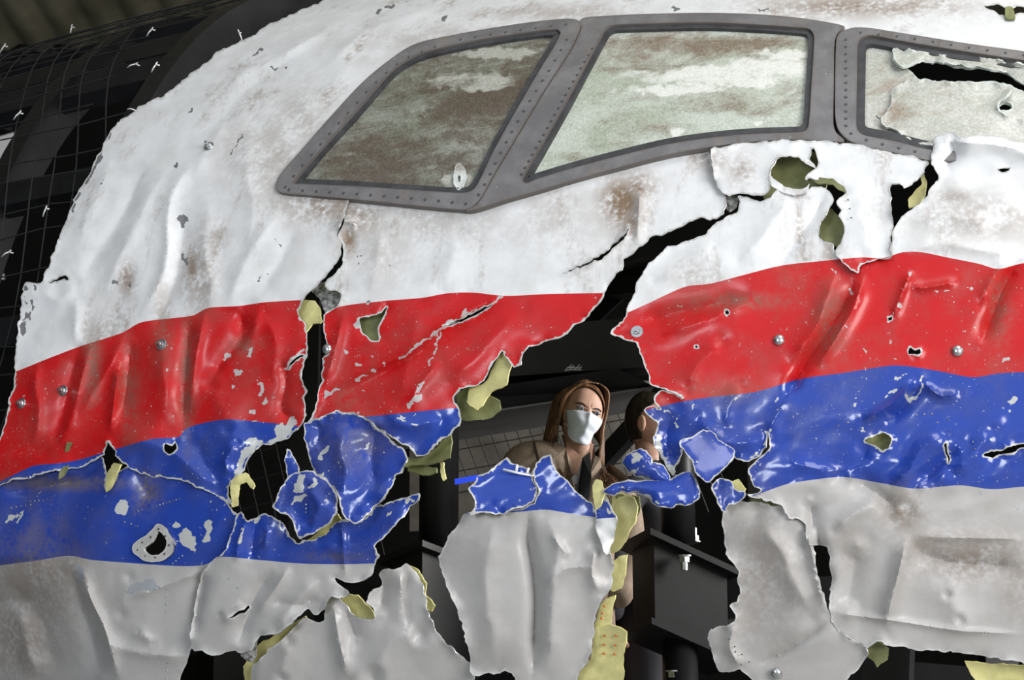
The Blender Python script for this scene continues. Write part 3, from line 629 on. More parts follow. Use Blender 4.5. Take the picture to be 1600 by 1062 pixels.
skin_vase = frag('fuselage_fragment', [(688,880),(688,866),(694,850),(710,826),(719,816),(727,803),(745,798),(780,803),(802,797),(834,786),(842,766),(834,743),(840,718),(860,713),(866,729),(886,752),(906,770),(926,790),(933,811),(937,830),(946,850),(956,876),(958,892),(955,910),(949,926),(936,942),(931,970),(927,1000),(922,1030),(906,1045),(901,1070),(895,1180),(806,1180),(804,1056),(770,1052),(736,1051),(732,1020),(722,980),(708,940),(695,905)],
    [[(-200, -50), (2000, -50)], [(-200, -40), (2000, -40)], L3_G], off=0.05, seed=16, curl=0.016, dents=0.9, bend=(-0.012, 0))
tag(skin_vase, 'grey panel with a blue top and a deep upright fold, in front of the woman', 'fuselage fragment', 'torn fuselage skin pieces')

s = frag('skin_scrap', [(928,762),(938,757),(947,771),(956,798),(963,810),(960,840),(953,862),(946,866),(940,846),(932,822),(929,792)], [[(-200, 0), (2000, 0)], [(-200, 0.1), (2000, 0.1)], [(900, 812), (1000, 806)]], off=0.07, seed=17, curl=0.02, step=4, mats=('white', 'red', 'blue', 'white'))
tag(s, 'narrow blue and white curl at the right edge of the blue topped grey panel', 'skin fragment', 'loose blue scraps')

skin_grey_right = frag('fuselage_fragment', [(1130,792),(1145,783),(1180,783),(1214,790),(1235,806),(1262,812),(1270,850),(1280,900),(1292,945),(1306,968),(1322,998),(1350,1008),(1356,1022),(1345,1040),(1328,1058),(1310,1078),(1280,1090),(1200,1090),(1176,1062),(1156,1046),(1136,1052),(1120,1045),(1105,990),(1112,984),(1150,968),(1140,944),(1152,940),(1155,930),(1151,886),(1134,862)],
    [[(-200, -50), (2000, -50)], [(-200, -40), (2000, -40)], [(-200, -30), (2000, -30)]], off=-0.005, seed=18, curl=0.016, tilt=(0.02, 0.0))
tag(skin_grey_right, 'twisted grey flap with a riveted tab, below the large right panel', 'fuselage fragment', 'torn fuselage skin pieces')

# ------------------------------------------------------------------ cockpit windows
FLAT = dict(dents=0.0, creases=0.0, curl=0.0, jag=0.0)
W3_IN = [(458,286),(466,274),(500,234),(560,168),(608,113),(632,95),(660,82),(700,72),(760,60),(840,48),(872,46),(876,51),(866,72),(845,106),(802,180),(771,236),(748,284),(738,297),(722,301),(650,297),(560,291),(470,287)]
W3_OUT = FR_TOP[:10] + [(890,29),(905,33),(907,44),(890,80),(850,142),(802,222),(772,272),(757,300),(744,318),(728,327)] + FR_BOT[14:]
W2_IN = [(816,279),(824,262),(850,218),(880,165),(910,110),(936,62),(950,42),(975,38),(1100,35),(1180,38),(1250,43),(1266,46),(1272,58),(1268,130),(1263,198),(1254,206),(1180,209),(1120,214),(1050,224),(980,240),(900,261),(840,279),(822,286)]
W2_OUT = [(728,329),(744,320),(757,302),(773,273),(803,223),(851,143),(891,81),(908,45),(906,32),(915,27)] + FR_TOP[11:16] + [(1306,37),(1320,42),(1310,50),(1304,66),(1303,130),(1302,190),(1306,206),(1318,221)] + FR_BOT[4:13]
W1_OUT = [(1307,62),(1314,50),(1334,43),(1362,44),(1400,50),(1450,58),(1520,69),(1600,80),(1760,105),(1760,282),(1600,262),(1520,252),(1450,250),(1400,239),(1352,229),(1326,219),(1310,202),(1305,180),(1305,120)]
W1_IN = [(1340,70),(1346,59),(1362,55),(1400,62),(1440,69),(1520,82),(1600,94),(1760,118),(1760,252),(1600,240),(1520,236),(1455,234),(1400,221),(1350,211),(1340,203),(1338,190),(1339,120)]

def screw_mesh():
    bm = bmesh.new()
    bmesh.ops.create_cone(bm, cap_ends=True, segments=10, radius1=0.0062, radius2=0.0045, depth=0.004)
    me = bpy.data.meshes.new('screw'); bm.to_mesh(me); bm.free(); me.materials.append(M['screw']); return me
SCREW = screw_mesh()
def put_on_skin(me, name, px, py, out, parent, scale=1.0):
    o = bpy.data.objects.new(name, me); COL.objects.link(o)
    n = normal_at(px, py); t = float(depth(np.array(px), np.array(py))) - out
    o.rotation_mode = 'QUATERNION'; o.rotation_quaternion = n.to_track_quat('Z', 'Y'); o.location = P(px, py, t); o.scale = (scale,) * 3
    if parent: o.parent = parent
    return o
def along(path, gap, closed=False):
    c = catmull(path, closed, 2.0); d = np.concatenate([[0], np.cumsum(np.linalg.norm(np.diff(c, axis=0), axis=1))])
    n = max(1, int(round(d[-1] / gap)))
    return [(np.interp(s, d, c[:, 0]), np.interp(s, d, c[:, 1])) for s in np.linspace(0, d[-1], n + 1)]

def window(label, out, inn, glass, screws, gas, pane_holes=(), gasket_w=9, seed=40, rough_in=None, rec=0.022):
    fr = frag('cockpit_window', out, [NO_LINE] * 3, holes=[inn], off=0.030, seed=seed, mats=('frame',), thick=0.02, edgew=2.0, inner='frame', rim='frame', step=8, bulge=0.0, **FLAT)
    tag(fr, label, 'window', 'cockpit windows')
    ins = inset(inn, gasket_w)
    frag('seal', inset(inn, -2), [NO_LINE] * 3, holes=[rough_in or ins], off=0.014, seed=seed, mats=('gasket',), thick=0.02, edgew=0, inner='gasket', rim='gasket', step=7, parent=fr, **FLAT)
    g = frag('pane', inset(inn, -3), [NO_LINE] * 3, holes=pane_holes, off=0.014 - rec, seed=seed, mats=(glass,), thick=0.012, edgew=3.0, inner=glass, rim=glass, step=5, parent=fr, dents=0.6, creases=0, curl=0.004, jag=0.6)
    for path, gap in screws:
        for x, y in along(path, gap): put_on_skin(SCREW, 'screw', x, y, 0.0315, fr)
    return fr, g
win3, pane3 = window('leftmost cockpit window, dark muddy crazed glass with pointed rear end', W3_OUT, W3_IN, 'glass_dark',
    [([(446,292),(470,262),(540,181),(596,121),(635,91),(680,73)], 21), ([(720,62),(800,49),(885,38)], 24), ([(886,62),(862,104),(822,168),(788,228),(760,284),(748,304)], 19), ([(452,296),(560,303),(650,310),(728,318)], 22)], 1, seed=41, gasket_w=8)
win2, pane2 = window('middle cockpit window, largest one, pale crazed glass under brown mud', W2_OUT, W2_IN, 'glass_pale',
    [([(815,272),(850,210),(893,133),(926,76)], 12)], 1, seed=42, gasket_w=9)
win1, pane1 = window('rightmost cockpit window, crushed white glass with a long hole', W1_OUT, W1_IN, 'glass_white',
    [([(1322,62),(1322,196)], 11), ([(1345,51),(1420,59),(1520,75),(1600,86)], 28), ([(1330,208),(1360,220),(1430,236)], 26)], 1, seed=43, gasket_w=13, rec=0.03,
    pane_holes=[[(1411,99),(1430,95),(1450,94),(1472,97),(1500,103),(1540,105),(1575,113),(1610,132),(1650,155),(1620,152),(1592,140),(1570,130),(1540,127),(1515,128),(1470,127),(1440,124),(1424,112)],
                [(1553,171),(1562,163),(1573,159),(1583,167),(1572,171)], [(1368,178),(1374,184),(1384,179),(1376,186),(1370,185)]])
# the crushed laminate stands off in ragged sheets round the hole
frag('glass_flap', [(1394,76),(1420,80),(1470,84),(1540,92),(1610,102),(1700,118),(1700,172),(1640,160),(1606,140),(1585,120),(1560,110),(1520,104),(1480,99),(1440,98),(1410,104),(1400,96)], [NO_LINE]*3, off=0.012, seed=51, mats=('glass_white',), thick=0.008, inner='glass_white', rim='glass_white', parent=win1, dents=1.5, creases=0, curl=0.03, jag=1.2, edgew=3, step=4)
frag('glass_flap', [(1396,140),(1430,122),(1460,126),(1510,127),(1550,130),(1577,136),(1572,150),(1556,166),(1570,180),(1610,190),(1700,200),(1700,246),(1600,236),(1520,232),(1457,228),(1420,216),(1390,200),(1376,186),(1392,165)], [NO_LINE]*3, off=0.008, seed=52, mats=('glass_white',), thick=0.008, inner='glass_white', rim='glass_white', parent=win1, dents=2.0, creases=0, curl=0.02, jag=1.2, edgew=3, step=4)
# window post seam line and the bullet mark in the dark pane
frag('star_crack', [(712,262),(718,255),(724,262),(728,276),(722,294),(714,296),(708,284)], [NO_LINE]*3, off=0.008, seed=53, mats=('glass_white',), thick=0.006, inner='glass_white', rim='glass_white', parent=win3, dents=0, creases=0, curl=0.01, jag=0.6, step=3, holes=[[(715,276),(719,275),(720,284),(716,286)]])

# ------------------------------------------------------------------ bolts that hold the skin to the steel
def bolt_meshes():
    bm = bmesh.new(); bmesh.ops.create_cone(bm, cap_ends=True, segments=24, radius1=0.023, radius2=0.021, depth=0.004)
    w = bpy.data.meshes.new('washer'); bm.to_mesh(w); bm.free(); w.materials.append(M['zinc'])
    bm = bmesh.new(); bmesh.ops.create_cone(bm, cap_ends=True, segments=6, radius1=0.0135, radius2=0.012, depth=0.012, matrix=Matrix.Translation((0, 0, 0.008)))
    bmesh.ops.create_cone(bm, cap_ends=True, segments=12, radius1=0.0075, radius2=0.006, depth=0.014, matrix=Matrix.Translation((0.0, 0, 0.02)))
    b = bpy.data.meshes.new('bolt'); bm.to_mesh(b); bm.free(); b.materials.append(M['zinc'])
    bm = bmesh.new(); bmesh.ops.create_uvsphere(bm, u_segments=16, v_segments=8, radius=0.021); bmesh.ops.scale(bm, vec=(1, 1, 0.6), verts=bm.verts)
    d = bpy.data.meshes.new('dome_bolt'); bm.to_mesh(d); bm.free(); d.materials.append(M['zinc'])
    for p in d.polygons: p.use_smooth = True
    return w, b, d
WASHER, BOLT, DOME = bolt_meshes()
for px, py, par, kind, out in ((252,538,skin_left,'b',.030), (98,610,skin_left,'b',.024), (33,630,skin_left,'b',.02), (326,228,skin_left,'b',.022), (511,545,skin_mid,'d',.016), (1217,531,skin_right,'d',.04), (1496,548,skin_right,'d',.03), (995,518,skin_right,'b',.03), (1213,1052,skin_grey_right,'d',.03)):
    e = float(base_dent(np.array([float(px)]), np.array([float(py)]), {skin_left: 31, skin_mid: 32, skin_right: 33}.get(par, 48))[0] + crumple(np.array([float(px)]), np.array([float(py)]))[0])
    off = {skin_left: .012, skin_mid: 0, skin_right: .02}.get(par, 0)
    b = put_on_skin(DOME if kind == 'd' else BOLT, 'bolt', px, py, off + e + 0.004, par, 0.85 if kind == 'd' else 0.9)
    if kind == 'b':
        w = bpy.data.objects.new('washer', WASHER); COL.objects.link(w); w.parent = b

# teardrop port ring
ring_out = [(246,818),(256,822),(264,834),(271,850),(268,864),(256,874),(240,878),(222,874),(208,862),(207,852),(216,843),(228,836),(238,826)]
hole_in = [(247,829),(255,835),(260,846),(258,857),(248,866),(237,867),(226,861),(226,856),(237,847),(242,838)]
ring = frag('port_ring', ring_out, [NO_LINE]*3, holes=[hole_in], off=0.016, seed=5, mats=('grey',), thick=0.008, inner='metal', rim='metal', parent=skin_low_left, dents=1.0, creases=1.0, curl=0, jag=0.3, step=4, edgew=1.5)
for x, y in along(inset(ring_out, 7.0), 15, True)[:-1]:
    put_on_skin(SCREW, 'ring_rivet', x, y, 0.018 + float(base_dent(np.array([x]), np.array([y]), 35)[0]), ring, 0.7)

# ------------------------------------------------------------------ primed stringers and ribs left on the back of the skin
def strip(name, poly, mat, off, parent, seed, **k):
    a = dict(mats=(mat,), thick=0.006, inner=mat, rim=mat, dents=2.2, creases=0, curl=0.006, jag=0.6, edgew=0, step=5, tens=0.15)
    a.update(k)
    return frag(name, poly, [NO_LINE]*3, off=off, seed=seed, parent=parent, **a)
st = strip('stringer', [(955,775),(962,768),(990,776),(996,790),(992,814),(984,824),(978,846),(964,862),(954,864),(948,850),(954,820)], 'yellow', -0.02, skin_vase, 61)
st2 = strip('stringer', [(957,880),(968,868),(980,868),(978,890),(972,918),(958,926),(952,920)], 'yellow', -0.01, skin_vase, 62)
st3 = strip('stringer', [(938,944),(948,934),(961,930),(958,952),(952,976),(930,984),(934,962)], 'yellow', 0.0, skin_vase, 63)
st4 = strip('stringer', [(930,980),(952,976),(979,986),(976,1020),(973,1062),(970,1180),(890,1180),(898,1062),(908,1044),(924,1030)], 'yellow', 0.015, skin_vase, 64)
for par, spots in ((st3, ((944,947),(941,958),(940,966))), (st4, ((944,993),(962,993),(943,1007),(961,1008),(943,1021),(960,1022)))):
    for x, y in spots:
        o = put_on_skin(SCREW, 'orange_rivet', x, y, 0.028, par, 0.75); o.data = SCREW
        o.material_slots[0].link = 'OBJECT'; o.material_slots[0].material = M['rust']
b1 = strip('rib_flange', [(783,551),(790,556),(800,566),(795,580),(790,600),(780,607),(768,612),(760,625),(745,640),(728,628),(735,606),(755,600),(768,578)], 'yellow', -0.03, skin_mid, 65)
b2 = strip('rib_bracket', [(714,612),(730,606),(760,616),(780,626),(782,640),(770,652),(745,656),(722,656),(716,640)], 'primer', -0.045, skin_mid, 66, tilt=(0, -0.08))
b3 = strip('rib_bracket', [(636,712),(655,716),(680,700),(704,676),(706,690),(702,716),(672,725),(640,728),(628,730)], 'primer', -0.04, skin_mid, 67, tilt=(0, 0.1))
strip('rib_bracket', [(686,722),(692,722),(698,748),(692,750)], 'yellow', -0.02, skin_mid, 68, step=3)
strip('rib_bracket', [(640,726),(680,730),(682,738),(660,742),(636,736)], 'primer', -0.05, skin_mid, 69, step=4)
strip('rib_flange', [(464,478),(478,468),(492,470),(500,484),(504,500),(500,505),(488,505),(478,520),(470,515)], 'yellow', -0.03, skin_left, 70)
strip('rib_flange', [(484,452),(505,440),(530,452),(532,480),(512,496),(500,470)], 'metal', -0.035, skin_left, 71)
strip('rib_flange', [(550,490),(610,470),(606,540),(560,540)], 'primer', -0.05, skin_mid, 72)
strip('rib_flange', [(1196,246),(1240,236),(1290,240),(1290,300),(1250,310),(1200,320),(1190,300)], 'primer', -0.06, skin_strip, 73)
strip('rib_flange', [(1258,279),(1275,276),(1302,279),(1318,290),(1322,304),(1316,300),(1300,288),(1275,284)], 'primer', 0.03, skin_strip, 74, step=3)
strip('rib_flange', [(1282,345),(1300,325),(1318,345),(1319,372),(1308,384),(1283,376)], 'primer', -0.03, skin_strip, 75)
strip('rib_flange', [(1128,300),(1152,302),(1152,322),(1140,330),(1128,318)], 'metal', -0.02, skin_strip, 76)
strip('rib_flange', [(1440,285),(1436,270),(1440,262),(1448,285),(1446,302),(1436,320),(1420,324),(1420,312)], 'yellow', -0.02, skin_right, 77)
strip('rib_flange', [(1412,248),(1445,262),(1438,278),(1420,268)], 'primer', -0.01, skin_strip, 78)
strip('rib_flange', [(640,882),(652,888),(666,912),(664,930),(674,938),(680,946),(674,956),(664,950),(656,930)], 'yellow', -0.03, skin_grey_mid, 79, step=4)
strip('rib_flange', [(530,925),(560,930),(582,955),(588,970),(560,968),(540,955)], 'yellow', -0.04, skin_grey_mid, 80, step=4)
strip('rib_flange', [(380,1040),(400,1010),(440,985),(476,962),(480,975),(452,998),(420,1025),(400,1060),(384,1080)], 'yellow', -0.03, skin_grey_mid, 81)
strip('rib_flange', [(376,1004),(402,996),(400,1020),(392,1034),(376,1024)], 'metal', 0.03, skin_low_mid, 82, step=4)
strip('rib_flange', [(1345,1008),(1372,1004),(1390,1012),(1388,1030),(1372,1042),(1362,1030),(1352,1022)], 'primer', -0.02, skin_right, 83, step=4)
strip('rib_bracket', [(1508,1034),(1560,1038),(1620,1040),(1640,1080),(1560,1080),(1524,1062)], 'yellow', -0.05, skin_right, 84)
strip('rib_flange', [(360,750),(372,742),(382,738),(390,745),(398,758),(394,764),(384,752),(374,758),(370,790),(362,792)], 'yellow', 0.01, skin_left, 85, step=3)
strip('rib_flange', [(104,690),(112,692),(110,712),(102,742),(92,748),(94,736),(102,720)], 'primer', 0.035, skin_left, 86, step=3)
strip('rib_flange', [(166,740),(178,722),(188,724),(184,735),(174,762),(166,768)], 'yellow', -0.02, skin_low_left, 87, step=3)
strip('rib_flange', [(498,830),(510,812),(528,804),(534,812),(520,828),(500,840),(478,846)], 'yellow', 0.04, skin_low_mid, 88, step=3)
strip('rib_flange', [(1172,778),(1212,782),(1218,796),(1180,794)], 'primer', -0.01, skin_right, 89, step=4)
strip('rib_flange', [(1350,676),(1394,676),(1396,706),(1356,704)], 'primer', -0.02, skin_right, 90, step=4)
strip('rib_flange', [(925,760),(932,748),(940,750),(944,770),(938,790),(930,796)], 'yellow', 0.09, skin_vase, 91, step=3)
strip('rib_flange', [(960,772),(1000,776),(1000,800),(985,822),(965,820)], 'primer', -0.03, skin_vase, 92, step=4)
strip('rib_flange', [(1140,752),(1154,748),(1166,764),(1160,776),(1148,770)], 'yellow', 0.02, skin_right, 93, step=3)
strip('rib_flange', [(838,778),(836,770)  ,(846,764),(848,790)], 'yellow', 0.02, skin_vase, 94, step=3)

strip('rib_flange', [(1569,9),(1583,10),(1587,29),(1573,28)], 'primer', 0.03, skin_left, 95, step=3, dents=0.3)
strip('torn_lip', [(1203,270),(1212,282),(1228,291),(1250,295),(1264,288),(1260,299),(1242,305),(1220,301),(1206,290)], 'white', 0.034, skin_strip, 96, step=3, dents=0.5)
# bright blue strap on the scrap under the woman
bm = bmesh.new(); d = float(depth(np.array(745.), np.array(752.))) - 0.07
hexa(bm, [P(711,757,d), P(764,747,d), P(766,738,d), P(710,748,d), P(711,757,d+.02), P(764,747,d+.02), P(766,738,d+.02), P(710,748,d+.02)])
bm_obj('strap', bm, plain('bright_blue_strap', (0.01, 0.05, 0.62), 0.35), scrap_strap)

bm = bmesh.new()
for a, b, c_, e in ((786,733,834,743), (806,738,808,726), (822,741,826,731), (830,742,836,732)): tube(bm, [P(a, b, d - .03), P((a + c_) / 2, (b + e) / 2 + 1, d - .035), P(c_, e, d - .03)], 0.0042, 7)
bm_obj('cable_tie', bm, plain('white_cable_tie', (0.62, 0.64, 0.68), 0.4), scrap_strap, True)
# rows of rivets on the lower skin
def rivet_row(parent, rows, seed, off, r=0.0032, mat='metal'):
    bm = bmesh.new()
    for path, gap in rows:
        for x, y in along(path, gap):
            e = float(base_dent(np.array([x]), np.array([y]), seed + 30)[0] + crumple(np.array([x]), np.array([y]))[0])
            t = float(depth(np.array(x), np.array(y))) - off - e
            bmesh.ops.create_icosphere(bm, subdivisions=1, radius=r, matrix=Matrix.Translation(P(x, y, t)))
    o = bm_obj('rivet_row', bm, M[mat], parent); o['kind'] = 'stuff'
    return o
rivet_row(skin_low_left, [([(18,793),(48,788)], 7), ([(48,783),(80,780)], 6), ([(210,800),(222,796)], 6), ([(245,790),(280,779)], 5), ([(260,920),(260,955)], 12), ([(262,1035),(261,1060)], 12), ([(195,815),(215,822)], 9), ([(270,880),(285,868)], 7)], 5, 0.0)
rivet_row(skin_flap, [([(522,768),(545,762),(580,752),(600,735)], 12), ([(560,690),(620,715)], 20)], 7, 0.075)
rivet_row(skin_right, [([(1432,648),(1456,646)], 13), ([(1465,660),(1482,656)], 17), ([(1520,690),(1525,712)], 12), ([(1275,685),(1310,665)], 40), ([(1325,660),(1340,650)], 30)], 3, 0.02)
rivet_row(skin_grey_right, [([(1140,998),(1158,1038)], 20), ([(1148,1010),(1170,1034)], 14)], 18, 0.0, mat='screw')
rivet_row(skin_strip, [([(1325,312),(1330,340)], 14)], 4, 0.045, mat='screw')
rivet_row(skin_lens, [([(478,788),(478,800)], 7)], 8, 0.1)

# ------------------------------------------------------------------ hangar
def rect(name, c, mat, kind='structure'):
    o = mesh_obj(name, c, [(0, 1, 2, 3)], mat); o['kind'] = kind; return o
M['concrete'] = plain('concrete_floor', (0.20, 0.20, 0.19), 0.7, 0, 0.2, 1.5)
M['cladding'] = plain('dark_wall_cladding', (0.007, 0.007, 0.0065), 0.8, 0, 0.2, 1.0, 0.0, 0.1)
M['roofing'] = plain('olive_roof_sheet', (0.34, 0.32, 0.22), 0.5, 0.0, 0.25, 1.2)
floor = rect('floor', [(-18, -14, 0), (18, -14, 0), (18, 26, 0), (-18, 26, 0)], M['concrete'])
rect('wall_back', [(-18, 26, 0), (18, 26, 0), (18, 26, 13), (-18, 26, 13)], M['cladding'])
rect('wall_left', [(-18, -14, 0), (-18, 26, 0), (-18, 26, 13), (-18, -14, 13)], M['cladding'])
rect('wall_right', [(18, 26, 0), (18, -14, 0), (18, -14, 13), (18, 26, 13)], M['cladding'])
# corrugated roof: bays between rafters
nx = 260; v = []; f = []
for i in range(nx + 1):
    x = -18 + 36 * i / nx; z = 11.5 + 0.07 * math.sin(x * 2 * math.pi / 0.55)
    v += [(x, 3.2, z + 0.0), (x, 26, z)]
for i in range(nx): f.append((2 * i, 2 * i + 1, 2 * i + 3, 2 * i + 2))
ceiling = mesh_obj('ceiling', v, f, M['roofing'], None, True); ceiling['kind'] = 'structure'

M['board'] = plain('stained_grey_board', (0.16, 0.145, 0.125), 0.8, 0, 0.3, 5)
M['dark_grey'] = plain('charcoal_beam_paint', (0.028, 0.028, 0.033), 0.5)
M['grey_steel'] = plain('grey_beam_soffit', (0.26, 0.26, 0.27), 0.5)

# daylight panels in the far wall
M['skylight'] = NT('translucent_wall_panel').m
_n = M['skylight'].node_tree.nodes['Principled BSDF']; _n.inputs['Base Color'].default_value = (0.5, 0.5, 0.5, 1)
_n.inputs['Emission Color'].default_value = (0.95, 0.93, 0.96, 1); _n.inputs['Emission Strength'].default_value = 0.16
def at_y(px, py, y):
    r = rays(px, py); return Vector(CAM + r * (y - CAM[1]) / r[1])
for k, quad in enumerate(([(-160, 260), (72, 192), (68, 218), (44, 250), (-160, 300)], [(-60, 430), (7, 428), (7, 436), (-60, 440)])):
    bm = bmesh.new(); fr = [bm.verts.new(at_y(x, y, 25.9)) for x, y in quad]; bk = [bm.verts.new(at_y(x, y, 25.97)) for x, y in quad]
    bm.faces.new(fr); n = len(quad)
    for i in range(n): bm.faces.new((fr[i], fr[(i + 1) % n], bk[(i + 1) % n], bk[i]))
    o = bm_obj('window_%d' % (k + 1), bm, M['skylight']); o['kind'] = 'structure'

# ------------------------------------------------------------------ black steel frame that carries the wreck
frame = empty('support_frame', (0, 7.5, 0))
tag(frame, 'black steel support frame of hoops, beams and tubes behind the torn skin', 'steel frame')
def part(name, bm, mat='steel', smooth=False): return under(bm_obj(name, bm, M[mat], None, smooth), frame)
AX = 0.42                                                   # the hoops stand square to the fuselage, which runs back to the left
def hoop_pt(x0, th, ins):
    R = R_F - ins; dy = R_F - R * math.cos(th); x = x0 + AX * dy
    return Vector((x, float(y_near(x0)) + dy - AX * 0.35 * dy, Z_C + R * math.sin(th) * (1.11 if th > 0 else 1.0)))
def hoop(x0, w, h, ins, a0=-13, a1=88, n=26):
    bm = bmesh.new(); prev = None
    for i in range(n + 1):
        th = math.radians(a0 + (a1 - a0) * i / n)
        c0, c1 = hoop_pt(x0 - w / 2, th, ins), hoop_pt(x0 + w / 2, th, ins)
        d0, d1 = hoop_pt(x0 - w / 2, th, ins + h), hoop_pt(x0 + w / 2, th, ins + h)
        r = [bm.verts.new(p) for p in (c0, c1, d1, d0)]
        if prev:
            for k in range(4): bm.faces.new((prev[k], prev[(k + 1) % 4], r[(k + 1) % 4], r[k]))
        else: bm.faces.new(r)
        prev = r
    bm.faces.new(prev[::-1]); return bm
for x0 in (-4.6, -3.7, -2.95, -2.25, -1.72): part('hoop', hoop(x0, 0.09, 0.16, 0.13))
def stringer_bar(th, x0, x1, w, h, ins=0.15):
    bm = bmesh.new(); th = math.radians(th); prev = None
    for i in range(11):
        x = x0 + (x1 - x0) * i / 10
        c = hoop_pt(x, th, ins); o = (hoop_pt(x, th, ins) - hoop_pt(x, th, ins + 0.1)).normalized(); u = (hoop_pt(x, th + 0.02, ins) - c).normalized()
        r = [bm.verts.new(c + u * a * h / 2 - o * b) for a, b in ((-1, 0), (1, 0), (1, w), (-1, w))]
        if prev:
            for k in range(4): bm.faces.new((prev[k], prev[(k + 1) % 4], r[(k + 1) % 4], r[k]))
        else: bm.faces.new(r)
        prev = r
    bm.faces.new(prev[::-1]); return bm
for th in (62, 45, 28, 12, -6): part('longitudinal_beam', stringer_bar(th, -5.2, -1.1 if th < 40 else -1.75, 0.07, 0.12 if th != 45 else 0.2), 'steel_matt')
part('cover_sheet', stringer_bar(53, -5.0, -1.8, 0.012, 0.26, 0.17), 'steel_matt')

# round posts with flanged beams
def node(N, B, L, hgt, tube_r, tube_top, tube_bot, shift):
    """a short flanged beam: near corner, far corner along it, corner across it; tube stubs above and below"""
    Q = L + (B - N)
    for zz, th in ((0, 0.022), (-hgt, 0.022)):
        bm = bmesh.new(); up = Vector((0, 0, zz))
        hexa(bm, [p + up + Vector((0, 0, e)) for e in (-th / 2, th / 2) for p in (N, B, Q, L)]); part('flange_plate', bm)
    ins = 0.035; a = (B - N).normalized() * ins + (L - N).normalized() * ins
    c = [N + a, B - (B - N).normalized() * ins + (L - N).normalized() * ins, Q - a, L + (N - L).normalized() * ins + (B - N).normalized() * ins]
    bm = bmesh.new(); hexa(bm, [p + Vector((0, 0, e)) for e in (-hgt + 0.011, -0.011) for p in c]); part('beam_body', bm, 'steel')
    m = N * 0.62 + Q * 0.38 + Vector(shift)
    for z0, z1 in ((0.011, tube_top), (-hgt - 0.011, -hgt - tube_bot)):
        bm = bmesh.new(); tube(bm, [m + Vector((0, 0, z0)), m + Vector((0, 0, z1))], tube_r, 28); part('tube_post', bm, 'steel', True)
    return N, B, L
node(P(1016,829,6.6), P(1156,894,6.72), P(968,854,6.80), 0.305, 0.062, 0.5, 1.1, (0.02, 0, 0.02))
node(P(660,848,6.62), P(770,890,6.85), P(590,876,6.75), 0.50, 0.07, 1.7, 0.8, (0.02, 0.02, 0.03))
def steel_bolt(p, down=True):
    e = empty('bolt', p); bm = bmesh.new(); s = -1 if down else 1
    bmesh.ops.create_cone(bm, cap_ends=True, segments=6, radius1=0.02, radius2=0.02, depth=0.02, matrix=Matrix.Translation((0, 0, 0.012 * s)))
    bmesh.ops.create_cone(bm, cap_ends=True, segments=14, radius1=0.012, radius2=0.012, depth=0.03, matrix=Matrix.Translation((0, 0, 0.034 * s)))
    o = bm_obj('nut', bm, M['zinc'], e); bm = bmesh.new()
    bmesh.ops.create_cone(bm, cap_ends=True, segments=20, radius1=0.026, radius2=0.026, depth=0.004); bm_obj('washer', bm, M['zinc'], e)
    e.parent = frame; e.location = Vector(p) - frame.location
for px, py, d in ((1069,868,6.62), (1061,1010,6.62), (1052,1048,6.6), (1084,846,6.9)): steel_bolt(P(px, py, d), py != 846)
def bar(name, a, b, w, h, mat='steel'):
    bm = bmesh.new(); beam(bm, a, b, w, h); return part(name, bm, mat)
bar('cross_beam', P(560,572,7.75), P(1300,520,7.55), 0.16, 0.20, 'dark_grey')
bar('cross_beam', P(760,470,7.9), P(1200,410,7.6), 0.10, 0.12, 'steel_matt')
bar('cross_beam', P(900,400,7.6), P(1240,330,7.4), 0.12, 0.16)
# box beam above the woman, its underside a separate plate in paler grey
bm = bmesh.new()
hexa(bm, [P(560,634,7.5), P(965,575,7.45), P(1023,604,7.62), P(560,672,7.55), P(560,648,8.1), P(965,596,8.05), P(1004,640,8.1), P(560,712,8.1)])
part('box_beam', bm, 'dark_grey')
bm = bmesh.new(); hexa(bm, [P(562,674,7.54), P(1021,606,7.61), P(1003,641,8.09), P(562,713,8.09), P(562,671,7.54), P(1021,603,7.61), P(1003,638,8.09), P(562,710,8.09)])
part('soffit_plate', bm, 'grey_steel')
bar('diagonal_strut', P(925,738,7.7), P(1050,602,7.5), 0.05, 0.075, 'dark_grey')
bm = bmesh.new(); hexa(bm, [P(x, y, d) for d in (8.75, 8.78) for x, y in ((640,830), (1080,800), (1080,590), (640,620))]); part('backing_board', bm, 'board')
bar('diagonal_strut', P(1010,420,7.8), P(905,520,7.8), 0.03, 0.05, 'steel_matt')
bar('vertical_post', P(480,430,7.2), P(470,1100,7.0), 0.10, 0.10)
bar('vertical_post', P(350,1000,7.0), P(345,1200,6.9), 0.14, 0.14)
bar('vertical_post', P(1390,1000,6.7), P(1380,1250,6.6), 0.16, 0.16)
bar('cross_beam', P(240,1062,7.2), P(420,1040,7.1), 0.12, 0.14); bar('cross_beam', P(1300,1050,7.0), P(1760,1090,6.8), 0.12, 0.12, 'steel_matt')
bar('cross_beam', P(360,880,7.3), P(660,905,7.2), 0.1, 0.08, 'steel_matt')
bm = bmesh.new(); beam(bm, (1.02, 7.30, 0), (1.02, 7.30, 4.0), 0.2, 0.28, (0, 1, 0)); part('vertical_post', bm)  # unseen post, added to shade the second visitor from the fill light
# legs down to the hangar floor
for x, y in ((-2.6, 8.6), (2.6, 7.6), (-2.2, 9.6), (2.4, 9.6)):
    bm = bmesh.new(); beam(bm, (x, y, 0), (x, y, 2.4), 0.16, 0.16, (0, 1, 0)); part('leg', bm)
for a, b in (((-2.6, 8.6, 2.3), (2.6, 7.6, 2.3)), ((-2.2, 9.6, 2.3), (2.4, 9.6, 2.3))):
    bm = bmesh.new(); beam(bm, a, b, 0.12, 0.16); part('cross_beam', bm)
